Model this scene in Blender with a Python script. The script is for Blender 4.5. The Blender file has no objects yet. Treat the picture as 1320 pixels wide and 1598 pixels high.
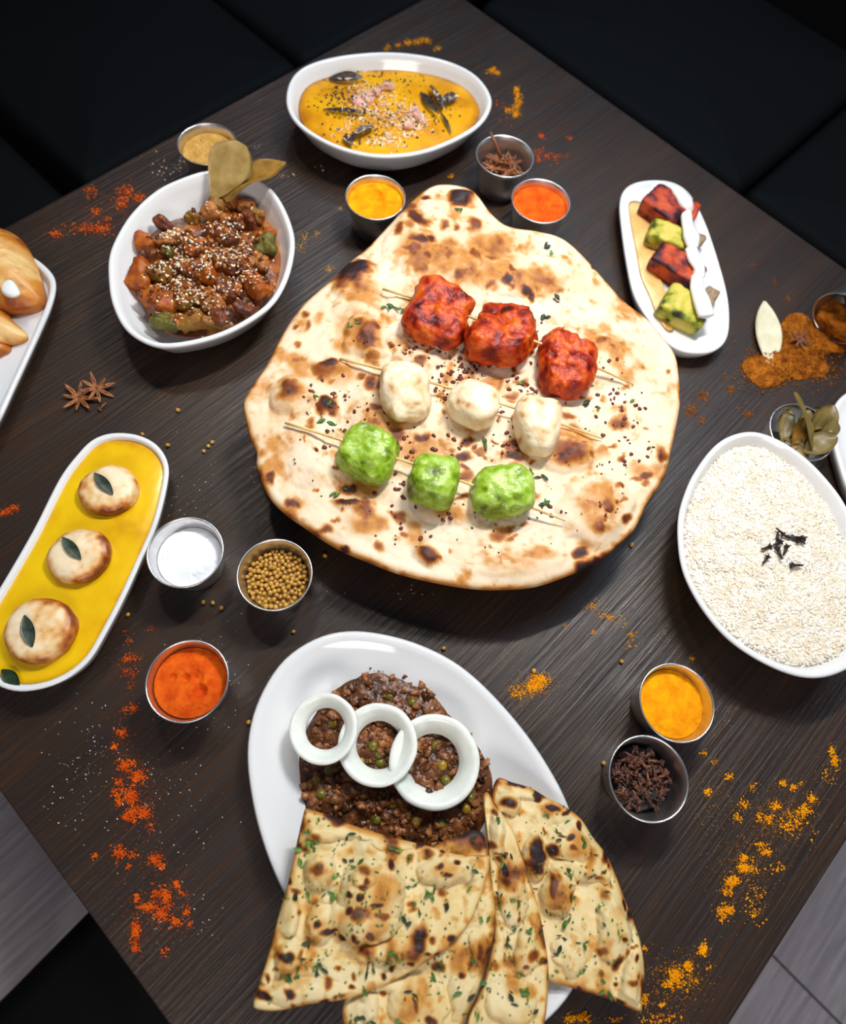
import bpy, math, random
import numpy as np
from mathutils import Vector, Matrix

random.seed(7)
rng = np.random.default_rng(7)
C = bpy.context.scene.collection
S = bpy.context.scene

# ------------------------------------------------------------------ camera, world, lights, exposure
TZ = .75            # height of the table surface
H = .55             # height of the lens above the table
FPX = 1004.         # focal length in pixels of the 1320 x 1598 frame
R = np.array([[.980669822, -.195669875, .0000099941],
              [.181220576, .908232709, -.377190202],
              [.0737956826, .369900859, .926135817]])
cam = bpy.data.cameras.new('camera')
cam.sensor_fit = 'VERTICAL'
cam.sensor_height = 36.
cam.lens = 36. * FPX / 1598.
cam.clip_start = .01
cam.dof.use_dof = True
cam.dof.focus_distance = .54
cam.dof.aperture_fstop = 4.0
camo = bpy.data.objects.new('camera', cam)
C.objects.link(camo)
camo.matrix_world = Matrix.Translation((0, 0, TZ + H)) @ Matrix(R.tolist()).to_4x4()
S.camera = camo

w = bpy.data.worlds.new('world')
S.world = w
w.use_nodes = True
w.node_tree.nodes['Background'].inputs[0].default_value = (.62, .72, 1., 1)
w.node_tree.nodes['Background'].inputs[1].default_value = .10


def lamp(name, kind, loc, energy, color, **kw):
    l = bpy.data.lights.new(name, kind)
    l.energy = energy
    l.color = color
    aim = kw.pop('aim', None)
    for k, v in kw.items():
        setattr(l, k, v)
    o = bpy.data.objects.new(name, l)
    C.objects.link(o)
    o.location = loc
    if aim is not None:
        o.rotation_euler = (Vector(aim) - Vector(loc)).to_track_quat('-Z', 'Y').to_euler()
    return o


# a short row of five small pendant bulbs over the far half of the table
for i in range(5):
    t = (i - 2)
    lamp('pendant_bulb', 'SPOT', (.13 + .030 * t, .60 + .020 * t, TZ + .74), 3.15, (1., .95, .88),
         shadow_soft_size=.010, spot_size=math.radians(112), spot_blend=1.0, aim=(.03, .24, TZ))
# second lamp further to the left, gives the second softer shadows
lamp('ceiling_lamp', 'SPOT', (-.35, .75, TZ + 1.25), 9., (1., .88, .72),
     shadow_soft_size=.05, spot_size=math.radians(80), spot_blend=1.0, aim=(0, .3, TZ))
# two rows of small cool ceiling bulbs over the far half of the table: the sheen on the wood, the dots on the glaze
for i in range(10):
    lamp('ceiling_bulb', 'POINT', (.25 + .28 * (i % 5 - 2), 1.15 + .55 * (i // 5), TZ + 1.75), 6.6, (.62, .80, 1.), shadow_soft_size=.035)
# added fill light behind the camera, brightens the floor on the near side
lamp('near_floor_fill', 'AREA', (.5, -2.0, TZ + 1.5), 22., (1., .93, .9),
     shape='RECTANGLE', size=1.2, size_y=.8, aim=(.2, -.3, 0))

vs = S.view_settings
vs.view_transform = 'Standard'
vs.look = 'None'
vs.gamma = 1.
vs.use_curve_mapping = False
vs.exposure = .55


# ------------------------------------------------------------------ geometry helpers
def T(px, py, z=0.):
    """point at height z above the table that the lens sees at pixel px, py"""
    d = R @ np.array([px - 660., -(py - 799.), -FPX])
    t = (z - H) / d[2]
    p = d * t
    return np.array([p[0], p[1], TZ + z])


def TA(P, z):
    P = np.asarray(P, float)
    return np.array([T(p[0], p[1], z) for p in P])


def PX(V):
    c = (np.asarray(V) - np.array([0, 0, TZ + H])) @ R
    return np.stack([660 + FPX * c[:, 0] / -c[:, 2], 799 - FPX * c[:, 1] / -c[:, 2]], 1)


def mpp(px, py, z=0.):
    a = T(px, py, z)
    return .5 * (np.linalg.norm(T(px + 1, py, z) - a) + np.linalg.norm(T(px, py + 1, z) - a))


def _hash(ix, iy, iz, seed):
    n = (ix * 374761393 + iy * 668265263 + iz * 2147483647 + seed * 974634777) & 0xffffffff
    n = ((n ^ (n >> 13)) * 1274126177) & 0xffffffff
    n = (n ^ (n >> 16)) & 0xffff
    return n / 32767.5 - 1.


def vnoise(P, seed=0):
    P = np.asarray(P, float)
    i = np.floor(P).astype(np.int64)
    f = P - i
    f = f * f * (3 - 2 * f)
    r = 0
    for dx in (0, 1):
        wx = f[:, 0] if dx else 1 - f[:, 0]
        for dy in (0, 1):
            wy = f[:, 1] if dy else 1 - f[:, 1]
            for dz in (0, 1):
                wz = f[:, 2] if dz else 1 - f[:, 2]
                r = r + wx * wy * wz * _hash(i[:, 0] + dx, i[:, 1] + dy, i[:, 2] + dz, seed)
    return r


def fbm(P, freq, octv=3, seed=0):
    r, a, s = 0, 1., 0
    P = np.asarray(P, float)
    for k in range(octv):
        r = r + a * vnoise(P * freq + 17.3 * k, seed + k)
        s += a
        a *= .5
        freq *= 2.1
    return r / s


def sstep(a, b, x):
    t = np.clip((x - a) / (b - a), 0, 1)
    return t * t * (3 - 2 * t)


def closed(P, n):
    """closed Catmull-Rom through P, resampled to n points of equal spacing"""
    P = np.asarray(P, float)
    m = len(P)
    out = []
    for i in range(m):
        p0, p1, p2, p3 = P[i - 1], P[i], P[(i + 1) % m], P[(i + 2) % m]
        for t in np.linspace(0, 1, 24, endpoint=False):
            out.append(.5 * (2 * p1 + (p2 - p0) * t + (2 * p0 - 5 * p1 + 4 * p2 - p3) * t * t + (3 * p1 - p0 - 3 * p2 + p3) * t ** 3))
    out = np.array(out)
    d = np.linalg.norm(np.roll(out, -1, 0) - out, axis=1)
    s = np.concatenate([[0], np.cumsum(d)])
    q = np.linspace(0, s[-1], n, endpoint=False)
    ext = np.vstack([out, out[:1]])
    return np.stack([np.interp(q, s, ext[:, k]) for k in range(P.shape[1])], 1)


def smooth_loop(P, k):
    for _ in range(k):
        P = .25 * np.roll(P, 1, 0) + .5 * P + .25 * np.roll(P, -1, 0)
    return P


def ccw(P):
    a = np.sum(P[:, 0] * np.roll(P[:, 1], -1) - np.roll(P[:, 0], -1) * P[:, 1])
    return P if a > 0 else P[::-1].copy()


def centroid(P):
    x, y = P[:, 0], P[:, 1]
    x1, y1 = np.roll(x, -1), np.roll(y, -1)
    a = x * y1 - x1 * y
    return np.array([np.sum((x + x1) * a), np.sum((y + y1) * a)]) / (3 * np.sum(a))


def inset(P, d):
    """offset a ccw loop inwards by d"""
    t = np.roll(P, -1, 0) - np.roll(P, 1, 0)
    t = t / np.linalg.norm(t, axis=1)[:, None]
    nrm = np.stack([-t[:, 1], t[:, 0]], 1)
    return P[:, :2] + nrm * d


def loft(rings, cap0=True, cap1=True):
    m, n = len(rings), len(rings[0])
    V = np.concatenate(rings)
    F = []
    for r in range(m - 1):
        for i in range(n):
            j = (i + 1) % n
            F.append((r * n + i, r * n + j, (r + 1) * n + j, (r + 1) * n + i))
    if cap0:
        V = np.vstack([V, rings[0].mean(0)])
        c = len(V) - 1
        F += [(c, (i + 1) % n, i) for i in range(n)]
    if cap1:
        V = np.vstack([V, rings[-1].mean(0)])
        c = len(V) - 1
        b = (m - 1) * n
        F += [(c, b + i, b + (i + 1) % n) for i in range(n)]
    return V, F


def lathe(prof, n=48, c=(0, 0, 0)):
    a = np.linspace(0, 2 * np.pi, n, endpoint=False)
    return [np.stack([c[0] + r * np.cos(a), c[1] + r * np.sin(a), np.full(n, c[2] + z)], 1) for r, z in prof]


def tube(P, rad, n=10):
    P = np.asarray(P, float)
    if np.isscalar(rad):
        rad = [rad] * len(P)
    rings = []
    for i in range(len(P)):
        t = P[min(i + 1, len(P) - 1)] - P[max(i - 1, 0)]
        t = t / np.linalg.norm(t)
        u = np.cross(t, [0, 0, 1.] if abs(t[2]) < .9 else [1., 0, 0])
        u /= np.linalg.norm(u)
        v = np.cross(u, t)
        a = np.linspace(0, 2 * np.pi, n, endpoint=False)
        rings.append(P[i] + rad[i] * (np.cos(a)[:, None] * u + np.sin(a)[:, None] * v))
    return loft(rings)


_cs = {}


def cubesphere(n):
    if n in _cs:
        return _cs[n]
    key, V, F = {}, [], []
    g = np.linspace(-1, 1, n + 1)

    def vid(p):
        k = tuple(np.round(p, 5))
        if k not in key:
            key[k] = len(V)
            V.append(p)
        return key[k]
    for ax in range(3):
        for s in (-1, 1):
            for i in range(n):
                for j in range(n):
                    q = []
                    for (a, b) in ((i, j), (i + 1, j), (i + 1, j + 1), (i, j + 1)):
                        p = np.zeros(3)
                        p[ax] = s
                        p[(ax + 1) % 3] = g[a]
                        p[(ax + 2) % 3] = g[b]
                        q.append(vid(p))
                    F.append(tuple(q if s > 0 else q[::-1]))
    V = np.array(V)
    V = np.tan(V * np.pi / 4)
    _cs[n] = (V / np.linalg.norm(V, axis=1)[:, None], F)
    return _cs[n]


def rotm(rz=0., rx=0., ry=0.):
    return np.array((Matrix.Rotation(rz, 3, 'Z') @ Matrix.Rotation(rx, 3, 'X') @ Matrix.Rotation(ry, 3, 'Y')))


def blob(c, half, rot=None, e=2., n=8, amp=0., freq=60., seed=0, octv=3, taper=0., disc=False):
    D, F = cubesphere(n)
    if disc:
        r = 1. / (np.hypot(D[:, 0], D[:, 1]) ** e + np.abs(D[:, 2]) ** e) ** (1. / e)
    else:
        r = 1. / np.sum(np.abs(D) ** e, 1) ** (1. / e)
    V = D * r[:, None]
    if taper:
        V = V * np.stack([1 + taper * V[:, 1], np.ones(len(V)), 1 + .5 * taper * V[:, 1]], 1)
    V = V * np.asarray(half)
    if amp:
        V = V + D * (amp * fbm(V + 31.7 * seed, freq, octv, seed))[:, None]
    if rot is not None:
        V = V @ rot.T
    return V + np.asarray(c), F


def join(parts):
    Vs, Fs, o = [], [], 0
    for V, F in parts:
        Vs.append(V)
        Fs += [tuple(i + o for i in f) for f in F]
        o += len(V)
    return np.concatenate(Vs), Fs


def scatter(V0, F0, pos, rots, scales):
    """many copies of a small template in one mesh"""
    n, m = len(pos), len(V0)
    V = np.einsum('nij,mj->nmi', rots * np.asarray(scales)[:, None, None], V0) + np.asarray(pos)[:, None, :]
    F0 = [tuple(f) for f in F0]
    F = [tuple(i + k * m for i in f) for k in range(n) for f in F0]
    return V.reshape(-1, 3), F


def box(c, half, rz=0., bev=0.):
    """box with bevelled edges when bev > 0"""
    hx, hy, hz = half
    if bev <= 0:
        bev = min(half) * .02
    rings = []
    k = 3

    def loop(ix, z):
        pts = []
        for (sx, sy, a0) in ((1, 1, 0), (-1, 1, 90), (-1, -1, 180), (1, -1, 270)):
            for q in range(k + 1):
                a = math.radians(a0 + 90 * q / k)
                pts.append((sx * (hx - bev) + (bev - ix) * math.cos(a), sy * (hy - bev) + (bev - ix) * math.sin(a), z))
        return np.array(pts)
    for q in range(k + 1):
        a = math.pi / 2 * q / k
        rings.append(loop(bev * (1 - math.sin(a)), -hz + bev * (1 - math.cos(a))))
    for q in range(k + 1):
        a = math.pi / 2 * q / k
        rings.append(loop(bev * (1 - math.cos(a)), hz - bev * (1 - math.sin(a))))
    V, F = loft(rings)
    return V @ rotm(rz).T + np.asarray(c), F


# ------------------------------------------------------------------ object helpers
def setp(o, label=None, cat=None, group=None, kind=None):
    for k, v in (('label', label), ('category', cat), ('group', group), ('kind', kind)):
        if v:
            o[k] = v
    return o


def mesh_data(name, V, F, mat, smooth=True, attr=None):
    me = bpy.data.meshes.new(name)
    me.from_pydata(np.asarray(V).tolist(), [], [tuple(int(i) for i in f) for f in F])
    me.materials.append(mat)
    if smooth:
        me.polygons.foreach_set('use_smooth', [True] * len(me.polygons))
    if attr:
        for k, a in attr.items():
            at = me.attributes.new(k, 'FLOAT', 'POINT')
            at.data.foreach_set('value', np.asarray(a, float).ravel())
    me.update()
    return me


def mk(name, VF, mat, parent=None, label=None, cat=None, group=None, kind=None, smooth=True, attr=None, loc=None):
    """ONE mesh object from world-space vertices"""
    V, F = VF
    V = np.asarray(V)
    if parent is not None:
        p = parent
        org = np.array(p.location)
        while p.parent:
            p = p.parent
            org = org + np.array(p.location)
    elif loc is not None:
        org = np.asarray(loc)
    else:
        org = np.array([*(.5 * (V[:, :2].min(0) + V[:, :2].max(0))), V[:, 2].min()])
    o = bpy.data.objects.new(name, mesh_data(name, V - org, F, mat, smooth, attr))
    C.objects.link(o)
    if parent is not None:
        o.parent = parent
    else:
        o.location = org
    return setp(o, label, cat, group, kind)


def thing(name, label, cat, loc, group=None):
    o = bpy.data.objects.new(name, None)
    o.empty_display_size = .02
    C.objects.link(o)
    o.location = [float(x) for x in loc]
    return setp(o, label, cat, group)


# ------------------------------------------------------------------ materials
def srgb(r, g, b):
    f = lambda c: (c / 255 / 12.92) if c / 255 <= .04045 else ((c / 255 + .055) / 1.055) ** 2.4
    return (f(r), f(g), f(b), 1.)


class NT:
    def __init__(self, name):
        self.m = bpy.data.materials.new(name)
        self.m.use_nodes = True
        self.t = self.m.node_tree
        self.b = self.t.nodes['Principled BSDF']

    def n(self, kind, **kw):
        o = self.t.nodes.new(kind)
        for k, v in kw.items():
            if k.startswith('i_'):
                o.inputs[k[2:].replace('_', ' ')].default_value = v
            else:
                setattr(o, k, v)
        return o

    def l(self, a, b):
        self.t.links.new(a, b)

    def coord(self, scale=(1, 1, 1)):
        tc = self.n('ShaderNodeTexCoord')
        mp = self.n('ShaderNodeMapping')
        mp.inputs['Scale'].default_value = scale
        self.l(tc.outputs['Object'], mp.inputs['Vector'])
        return mp.outputs['Vector']

    def noise(self, vec, scale, detail=3., rough=.55):
        o = self.n('ShaderNodeTexNoise')
        o.inputs['Scale'].default_value = scale
        o.inputs['Detail'].default_value = detail
        o.inputs['Roughness'].default_value = rough
        self.l(vec, o.inputs['Vector'])
        return o.outputs['Fac']

    def ramp(self, fac, stops):
        r = self.n('ShaderNodeValToRGB')
        e = r.color_ramp.elements
        while len(e) > 1:
            e.remove(e[0])
        e[0].position = stops[0][0]
        e[0].color = stops[0][1]
        for p, c in stops[1:]:
            q = e.new(p)
            q.color = c
        self.l(fac, r.inputs['Fac'])
        return r.outputs['Color']

    def math(self, op, a, b):
        o = self.n('ShaderNodeMath', operation=op)
        for i, x in enumerate((a, b)):
            if hasattr(x, 'node'):
                self.l(x, o.inputs[i])
            else:
                o.inputs[i].default_value = x
        return o.outputs[0]

    def attr(self, name):
        return self.n('ShaderNodeAttribute', attribute_name=name).outputs['Fac']

    def bump(self, h, strength, dist):
        o = self.n('ShaderNodeBump')
        o.inputs['Strength'].default_value = strength
        o.inputs['Distance'].default_value = dist
        self.l(h, o.inputs['Height'])
        self.l(o.outputs['Normal'], self.b.inputs['Normal'])

    def set(self, **kw):
        for k, v in kw.items():
            self.b.inputs[k.replace('_', ' ')].default_value = v
        return self


def plain(name, col, rough=.5, metal=0., bump=0., bscale=300., dist=.001, var=None, vscale=60., spec=.5, sss=0., **kw):
    """one-colour material, optional second colour mixed in by noise and fine relief"""
    a = NT(name)
    a.set(Roughness=rough, Metallic=metal)
    a.b.inputs['Base Color'].default_value = col
    a.b.inputs['Specular IOR Level'].default_value = spec
    v = a.coord()
    if var is not None:
        a.l(a.ramp(a.noise(v, vscale, 4.), [(.35, col), (.65, var)]), a.b.inputs['Base Color'])
    if bump:
        a.bump(a.noise(v, bscale, 4.), bump, dist)
    if sss:
        a.b.inputs['Subsurface Weight'].default_value = sss
        a.b.inputs['Subsurface Radius'].default_value = (.006, .004, .003)
        a.b.inputs['Subsurface Scale'].default_value = 1.
    return a.m


M = {}
M['ceramic'] = plain('glazed_white_ceramic', (.76, .76, .75, 1), .10, spec=.5)
M['porcelain'] = plain('plate_white_ceramic', (.72, .72, .715, 1), .06)
M['black_leather'] = plain('black_upholstery', (.0022, .0022, .0024, 1), .75, bump=.25, bscale=260, dist=.001, spec=.2)
M['wall'] = plain('dark_painted_wall', (.02, .02, .022, 1), .9)
M['black_metal'] = plain('black_metal', (.006, .006, .006, 1), .4, .0)
M['steel'] = plain('brushed_steel', (.72, .71, .70, 1), .33, 1., var=(.64, .63, .62, 1), vscale=180)

a = NT('dark_wood_laminate')
v = a.coord((1.3, 42., 1.))
v2 = a.coord((.8, 9., 1.))
n1 = a.noise(v, 7., 6., .62)
n2 = a.noise(v2, 4., 3.)
mix = a.math('ADD', a.math('MULTIPLY', n1, .7), a.math('MULTIPLY', n2, .3))
a.l(a.ramp(mix, [(.34, (.008, .0039, .002, 1)), (.50, (.024, .0112, .0052, 1)), (.66, (.054, .0255, .011, 1))]), a.b.inputs['Base Color'])
rr = a.n('ShaderNodeMapRange')
a.l(n1, rr.inputs[0])
for k, x in ((1, .34), (2, .66), (3, .56), (4, .27)):
    rr.inputs[k].default_value = x
a.l(rr.outputs[0], a.b.inputs['Roughness'])
a.bump(n1, .7, .0013)
a.b.inputs['Specular IOR Level'].default_value = .5
M['wood'] = a.m

a = NT('grey_wood_floor_plank')
v = a.coord((2., 40., 1.))
n1 = a.noise(v, 3., 5., .6)
a.l(a.ramp(n1, [(.3, srgb(128, 120, 122)), (.7, srgb(176, 166, 168))]), a.b.inputs['Base Color'])
a.set(Roughness=.55)
a.bump(n1, .3, .001)
M['plank'] = a.m
M['grout'] = plain('dark_floor_joint', (.02, .02, .022, 1), .8)


def bread_material(name, base, base2, gold, brown, dark):
    a = NT(name)
    ch = a.attr('char')
    v = a.coord()
    fine = a.noise(v, 190., 4., .6)
    mid = a.noise(v, 60., 3.)
    c = a.math('ADD', ch, a.math('MULTIPLY', a.math('SUBTRACT', fine, .5), a.math('ADD', .06, a.math('MULTIPLY', ch, .35))))
    c = a.math('ADD', c, a.math('MULTIPLY', a.math('SUBTRACT', mid, .52), .14))
    a.l(a.ramp(c, [(0., base), (.16, base2), (.36, gold), (.60, brown), (.82, dark), (1., (.022, .012, .014, 1))]), a.b.inputs['Base Color'])
    a.set(Roughness=.55)
    a.b.inputs['Specular IOR Level'].default_value = .3
    a.bump(a.noise(v, 260., 4.), .25, .0015)
    return a.m


M['naan'] = bread_material('tandoor_bread', srgb(234, 216, 192), srgb(224, 196, 158), srgb(196, 134, 62), srgb(132, 66, 28), srgb(64, 28, 22))
M['garlic_naan'] = bread_material('garlic_bread', srgb(228, 210, 166), srgb(220, 192, 130), srgb(198, 138, 58), srgb(128, 66, 24), srgb(54, 24, 16))


def attr_material(name, attr, stops, rough=.45, bump=.3, bscale=250., dist=.001, jitter=.2, jscale=120., spec=.5, sss=0.):
    a = NT(name)
    v = a.coord()
    f = a.math('ADD', a.attr(attr), a.math('MULTIPLY', a.math('SUBTRACT', a.noise(v, jscale, 4.), .5), jitter))
    a.l(a.ramp(f, stops), a.b.inputs['Base Color'])
    a.set(Roughness=rough)
    a.b.inputs['Specular IOR Level'].default_value = spec
    if bump:
        a.bump(a.noise(v, bscale, 4.), bump, dist)
    if sss:
        a.b.inputs['Subsurface Weight'].default_value = sss
        a.b.inputs['Subsurface Radius'].default_value = (.006, .004, .002)
        a.b.inputs['Subsurface Scale'].default_value = 1.
    return a.m


M['red_chunk'] = attr_material('red_marinated_chunk', 'tone', [(0, srgb(204, 96, 20)), (.35, srgb(184, 58, 8)), (.65, srgb(132, 26, 8)), (1, srgb(62, 16, 12))], .36, .7, 260, .0022, .6, spec=.35)
M['cream_chunk'] = attr_material('cream_marinated_chunk', 'tone', [(0, srgb(240, 224, 192)), (.5, srgb(224, 192, 146)), (.8, srgb(176, 122, 70)), (1, srgb(50, 34, 30))], .42, .3, 160, .0015, .35)
M['green_chunk'] = attr_material('green_marinated_chunk', 'tone', [(0, srgb(178, 204, 96)), (.45, srgb(136, 172, 34)), (.8, srgb(104, 126, 22)), (1, srgb(56, 60, 18))], .34, .55, 190, .002, .6)
M['scallop'] = attr_material('seared_scallop', 'tone', [(0, srgb(240, 218, 180)), (.4, srgb(226, 180, 116)), (.7, srgb(190, 112, 44)), (1, srgb(120, 54, 16))], .4, .3, 160, .0012, .4)
M['keema'] = attr_material('minced_meat_sauce', 'tone', [(0, srgb(58, 30, 12)), (.5, srgb(110, 62, 28)), (1, srgb(162, 104, 60))], .3, .6, 260, .002, .7, 200)
M['stew'] = attr_material('red_brown_stew', 'tone', [(0, srgb(56, 26, 10)), (.45, srgb(118, 58, 14)), (.8, srgb(164, 90, 22)), (1, srgb(188, 124, 52))], .28, .6, 200, .002, .6)
M['yellow_curry'] = attr_material('yellow_curry', 'tone', [(0, srgb(232, 190, 8)), (.5, srgb(222, 172, 4)), (1, srgb(190, 124, 8))], .22, .2, 90, .001, .3, 90)
M['orange_curry'] = attr_material('orange_curry', 'tone', [(0, srgb(226, 168, 14)), (.5, srgb(212, 146, 6)), (1, srgb(166, 100, 6))], .34, .25, 90, .001, .4, 90, spec=.22)
M['samosa'] = attr_material('fried_pastry', 'tone', [(0, srgb(232, 190, 122)), (.5, srgb(212, 138, 50)), (1, srgb(160, 78, 18))], .42, .3, 120, .002, .4, 70)
M['rice'] = plain('white_rice_grain', srgb(238, 231, 218), .45, sss=.0, var=srgb(228, 212, 186), vscale=90)
M['rice_bed'] = plain('white_rice_bed', srgb(232, 221, 200), .6, bump=.5, bscale=300, dist=.0012)
M['onion_white'] = plain('white_onion', srgb(236, 238, 228), .25, var=srgb(222, 227, 218), vscale=70, sss=.3)
M['onion_pink'] = plain('pink_onion', srgb(206, 130, 120), .35, var=srgb(226, 196, 170), vscale=140)
M['pea'] = plain('green_pea', srgb(92, 92, 22), .3, var=srgb(122, 104, 34), vscale=180)
M['pea_yellow'] = plain('yellow_pea', srgb(150, 118, 28), .3)
M['curry_leaf'] = plain('dark_curry_leaf', srgb(34, 44, 34), .35, var=srgb(70, 80, 66), vscale=110, bump=.3)
M['dark_leaf'] = plain('blackened_leaf', srgb(40, 32, 28), .4, var=srgb(84, 72, 66), vscale=120, bump=.3)
M['bay_tan'] = plain('dried_tan_bay_leaf', srgb(172, 144, 84), .5, var=srgb(142, 112, 54), vscale=70, bump=.35)
M['bay_brown'] = plain('dried_brown_bay_leaf', srgb(168, 124, 50), .5, var=srgb(126, 90, 36), vscale=70, bump=.35)
M['bay_olive'] = plain('dried_olive_bay_leaf', srgb(132, 112, 58), .45, var=srgb(96, 82, 40), vscale=60, bump=.35)
M['bay_pale'] = plain('pale_bay_leaf', srgb(222, 214, 186), .5, var=srgb(206, 196, 160), vscale=60, bump=.3)
M['herb'] = plain('chopped_green_herb', srgb(70, 122, 34), .5, var=srgb(30, 68, 22), vscale=220)
M['herb_bright'] = plain('bright_green_herb', srgb(104, 150, 52), .5, var=srgb(56, 104, 30), vscale=220)
M['herb_dark'] = plain('dark_green_herb', srgb(34, 60, 24), .5, var=srgb(20, 34, 18), vscale=220)
M['sprinkle'] = plain('dark_red_spice_flake', srgb(128, 50, 28), .5, var=srgb(62, 26, 18), vscale=400)
M['nigella'] = plain('black_seed', srgb(22, 18, 18), .4)
M['bamboo'] = plain('bamboo_stick', srgb(226, 192, 126), .5, var=srgb(200, 160, 96), vscale=90)
M['clove'] = plain('dark_clove', srgb(52, 28, 20), .5, var=srgb(92, 50, 32), vscale=160, bump=.4)
M['clove_light'] = plain('light_clove', srgb(140, 82, 46), .5, var=srgb(96, 54, 32), vscale=160, bump=.4)
M['clove_dark'] = plain('blackish_clove', srgb(34, 20, 18), .5, bump=.4)
M['anise'] = plain('star_anise_brown', srgb(176, 112, 62), .5, var=srgb(120, 68, 34), vscale=160, bump=.4)
M['anise_seed'] = plain('glossy_anise_seed', srgb(90, 46, 20), .2)
M['coriander'] = plain('coriander_seed', srgb(206, 160, 70), .45, var=srgb(168, 116, 40), vscale=150, bump=.3, bscale=500)
M['sesame'] = plain('white_sesame', srgb(240, 226, 194), .4)
M['shred'] = plain('cream_coconut_shred', srgb(244, 226, 196), .45, var=srgb(226, 186, 150), vscale=200)
M['salt'] = plain('white_salt', (.86, .87, .9, 1), .6, bump=.3, bscale=900, dist=.0006)
M['tan_powder'] = plain('tan_powder', srgb(210, 164, 88), .9, bump=.7, bscale=420, dist=.0012, var=srgb(190, 140, 66), vscale=120, spec=.1)
M['turmeric'] = plain('turmeric_powder', srgb(246, 166, 8), .85, bump=.6, bscale=420, dist=.0012, var=srgb(226, 134, 4), vscale=120, spec=.1)
M['chili'] = plain('chili_powder', srgb(224, 100, 20), .85, bump=.7, bscale=420, dist=.0014, var=srgb(200, 70, 10), vscale=120, spec=.1)
M['brown_powder'] = plain('brown_orange_powder', srgb(176, 104, 28), .95, bump=.9, bscale=420, dist=.002, var=srgb(126, 66, 14), vscale=110, spec=.1)
M['cream_sauce'] = plain('white_cream_sauce', srgb(242, 240, 236), .25)
M['peach_sauce'] = plain('peach_sauce', srgb(236, 196, 132), .25, var=srgb(220, 168, 92), vscale=60)
M['paneer_red'] = attr_material('charred_red_cube', 'tone', [(0, srgb(190, 76, 30)), (.45, srgb(146, 44, 26)), (.7, srgb(80, 26, 30)), (1, srgb(36, 20, 24))], .5, .5, 200, .0015, .5, spec=.25)
M['paneer_green'] = attr_material('charred_green_cube', 'tone', [(0, srgb(206, 186, 88)), (.45, srgb(168, 164, 46)), (.75, srgb(92, 104, 20)), (1, srgb(38, 36, 20))], .5, .6, 200, .0015, .6, spec=.25)
M['paneer_grey'] = plain('grey_potato', srgb(150, 122, 84), .5, var=srgb(104, 88, 70), vscale=100)
VEG = [plain('stewed_orange_pepper', srgb(178, 94, 24), .42, spec=.3, bump=.6, bscale=200, dist=.002, var=srgb(126, 50, 14), vscale=90),
       plain('stewed_olive_pepper', srgb(132, 104, 40), .42, spec=.3, bump=.6, bscale=200, dist=.002, var=srgb(140, 74, 24), vscale=90),
       plain('stewed_brown_aubergine', srgb(82, 44, 30), .42, spec=.3, bump=.6, bscale=200, dist=.002, var=srgb(124, 62, 30), vscale=90),
       plain('stewed_amber_onion', srgb(180, 122, 66), .42, spec=.3, bump=.6, bscale=200, dist=.002, var=srgb(146, 70, 24), vscale=90),
       plain('stewed_green_pepper', srgb(104, 96, 32), .42, spec=.3, bump=.6, bscale=200, dist=.002, var=srgb(58, 56, 20), vscale=90)]

# ------------------------------------------------------------------ the setting: floor of grey wood planks
AX = math.radians(-34.81)                  # direction of the table's far right side
ex = np.array([math.cos(AX), math.sin(AX)])
ey = np.array([-math.sin(AX), math.cos(AX)])
TC = (np.array([-.20878624, 1.81125324]) + np.array([.24935253, -.62766552])) / 2 * H   # table centre
TH = 1.755 * H / 2

V, F = box((TC[0], TC[1], -.02), (3.1, 3.1, .0155), 0)
floor = mk('floor', (V, F), M['grout'], kind='structure', smooth=False, label='grey wood plank floor under the dark table')
PW, PL = .62, 1.24
pj = T(1215, 1500, -TZ)[:2]
pu = (pj - TC) @ ey            # across
pv = (pj - TC) @ ex
gx, gy = -ey, ex               # floor grain runs along ey, like the table grain
k0 = 0
for i in range(-4, 4):
    for j in range(-3, 3):
        c = TC + ex * (pv + .34 + (i + .5) * PW) + ey * (pu + (j + .5) * PL + ((i + 1) % 2) * PL / 2)
        if np.abs(c - TC).max() > 2.3:
            continue
        if k0 == 0:
            Vp, Fp = box((0, 0, 0), (PL / 2 - .002, PW / 2 - .002, .004), 0, .0012)
            pm = mesh_data('floor_plank', Vp, Fp, M['plank'], False)
        o = bpy.data.objects.new('floor_plank', pm)
        C.objects.link(o)
        o.parent = floor
        o.location = Vector((c[0], c[1], -.004)) - floor.location
        o.rotation_euler = (0, 0, AX + math.pi / 2)
        k0 += 1


for nm, dx, dy, hx, hy in (('wall_left', -3.05, 0, .05, 3.1), ('wall_right', 3.05, 0, .05, 3.1), ('wall_back', 0, 3.05, 3.1, .05), ('wall_front', 0, -3.05, 3.1, .05)):
    mk(nm, box((TC[0] + dx, TC[1] + dy, 1.45), (hx, hy, 1.47), 0, .002), M['wall'], kind='structure', smooth=False)


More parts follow.
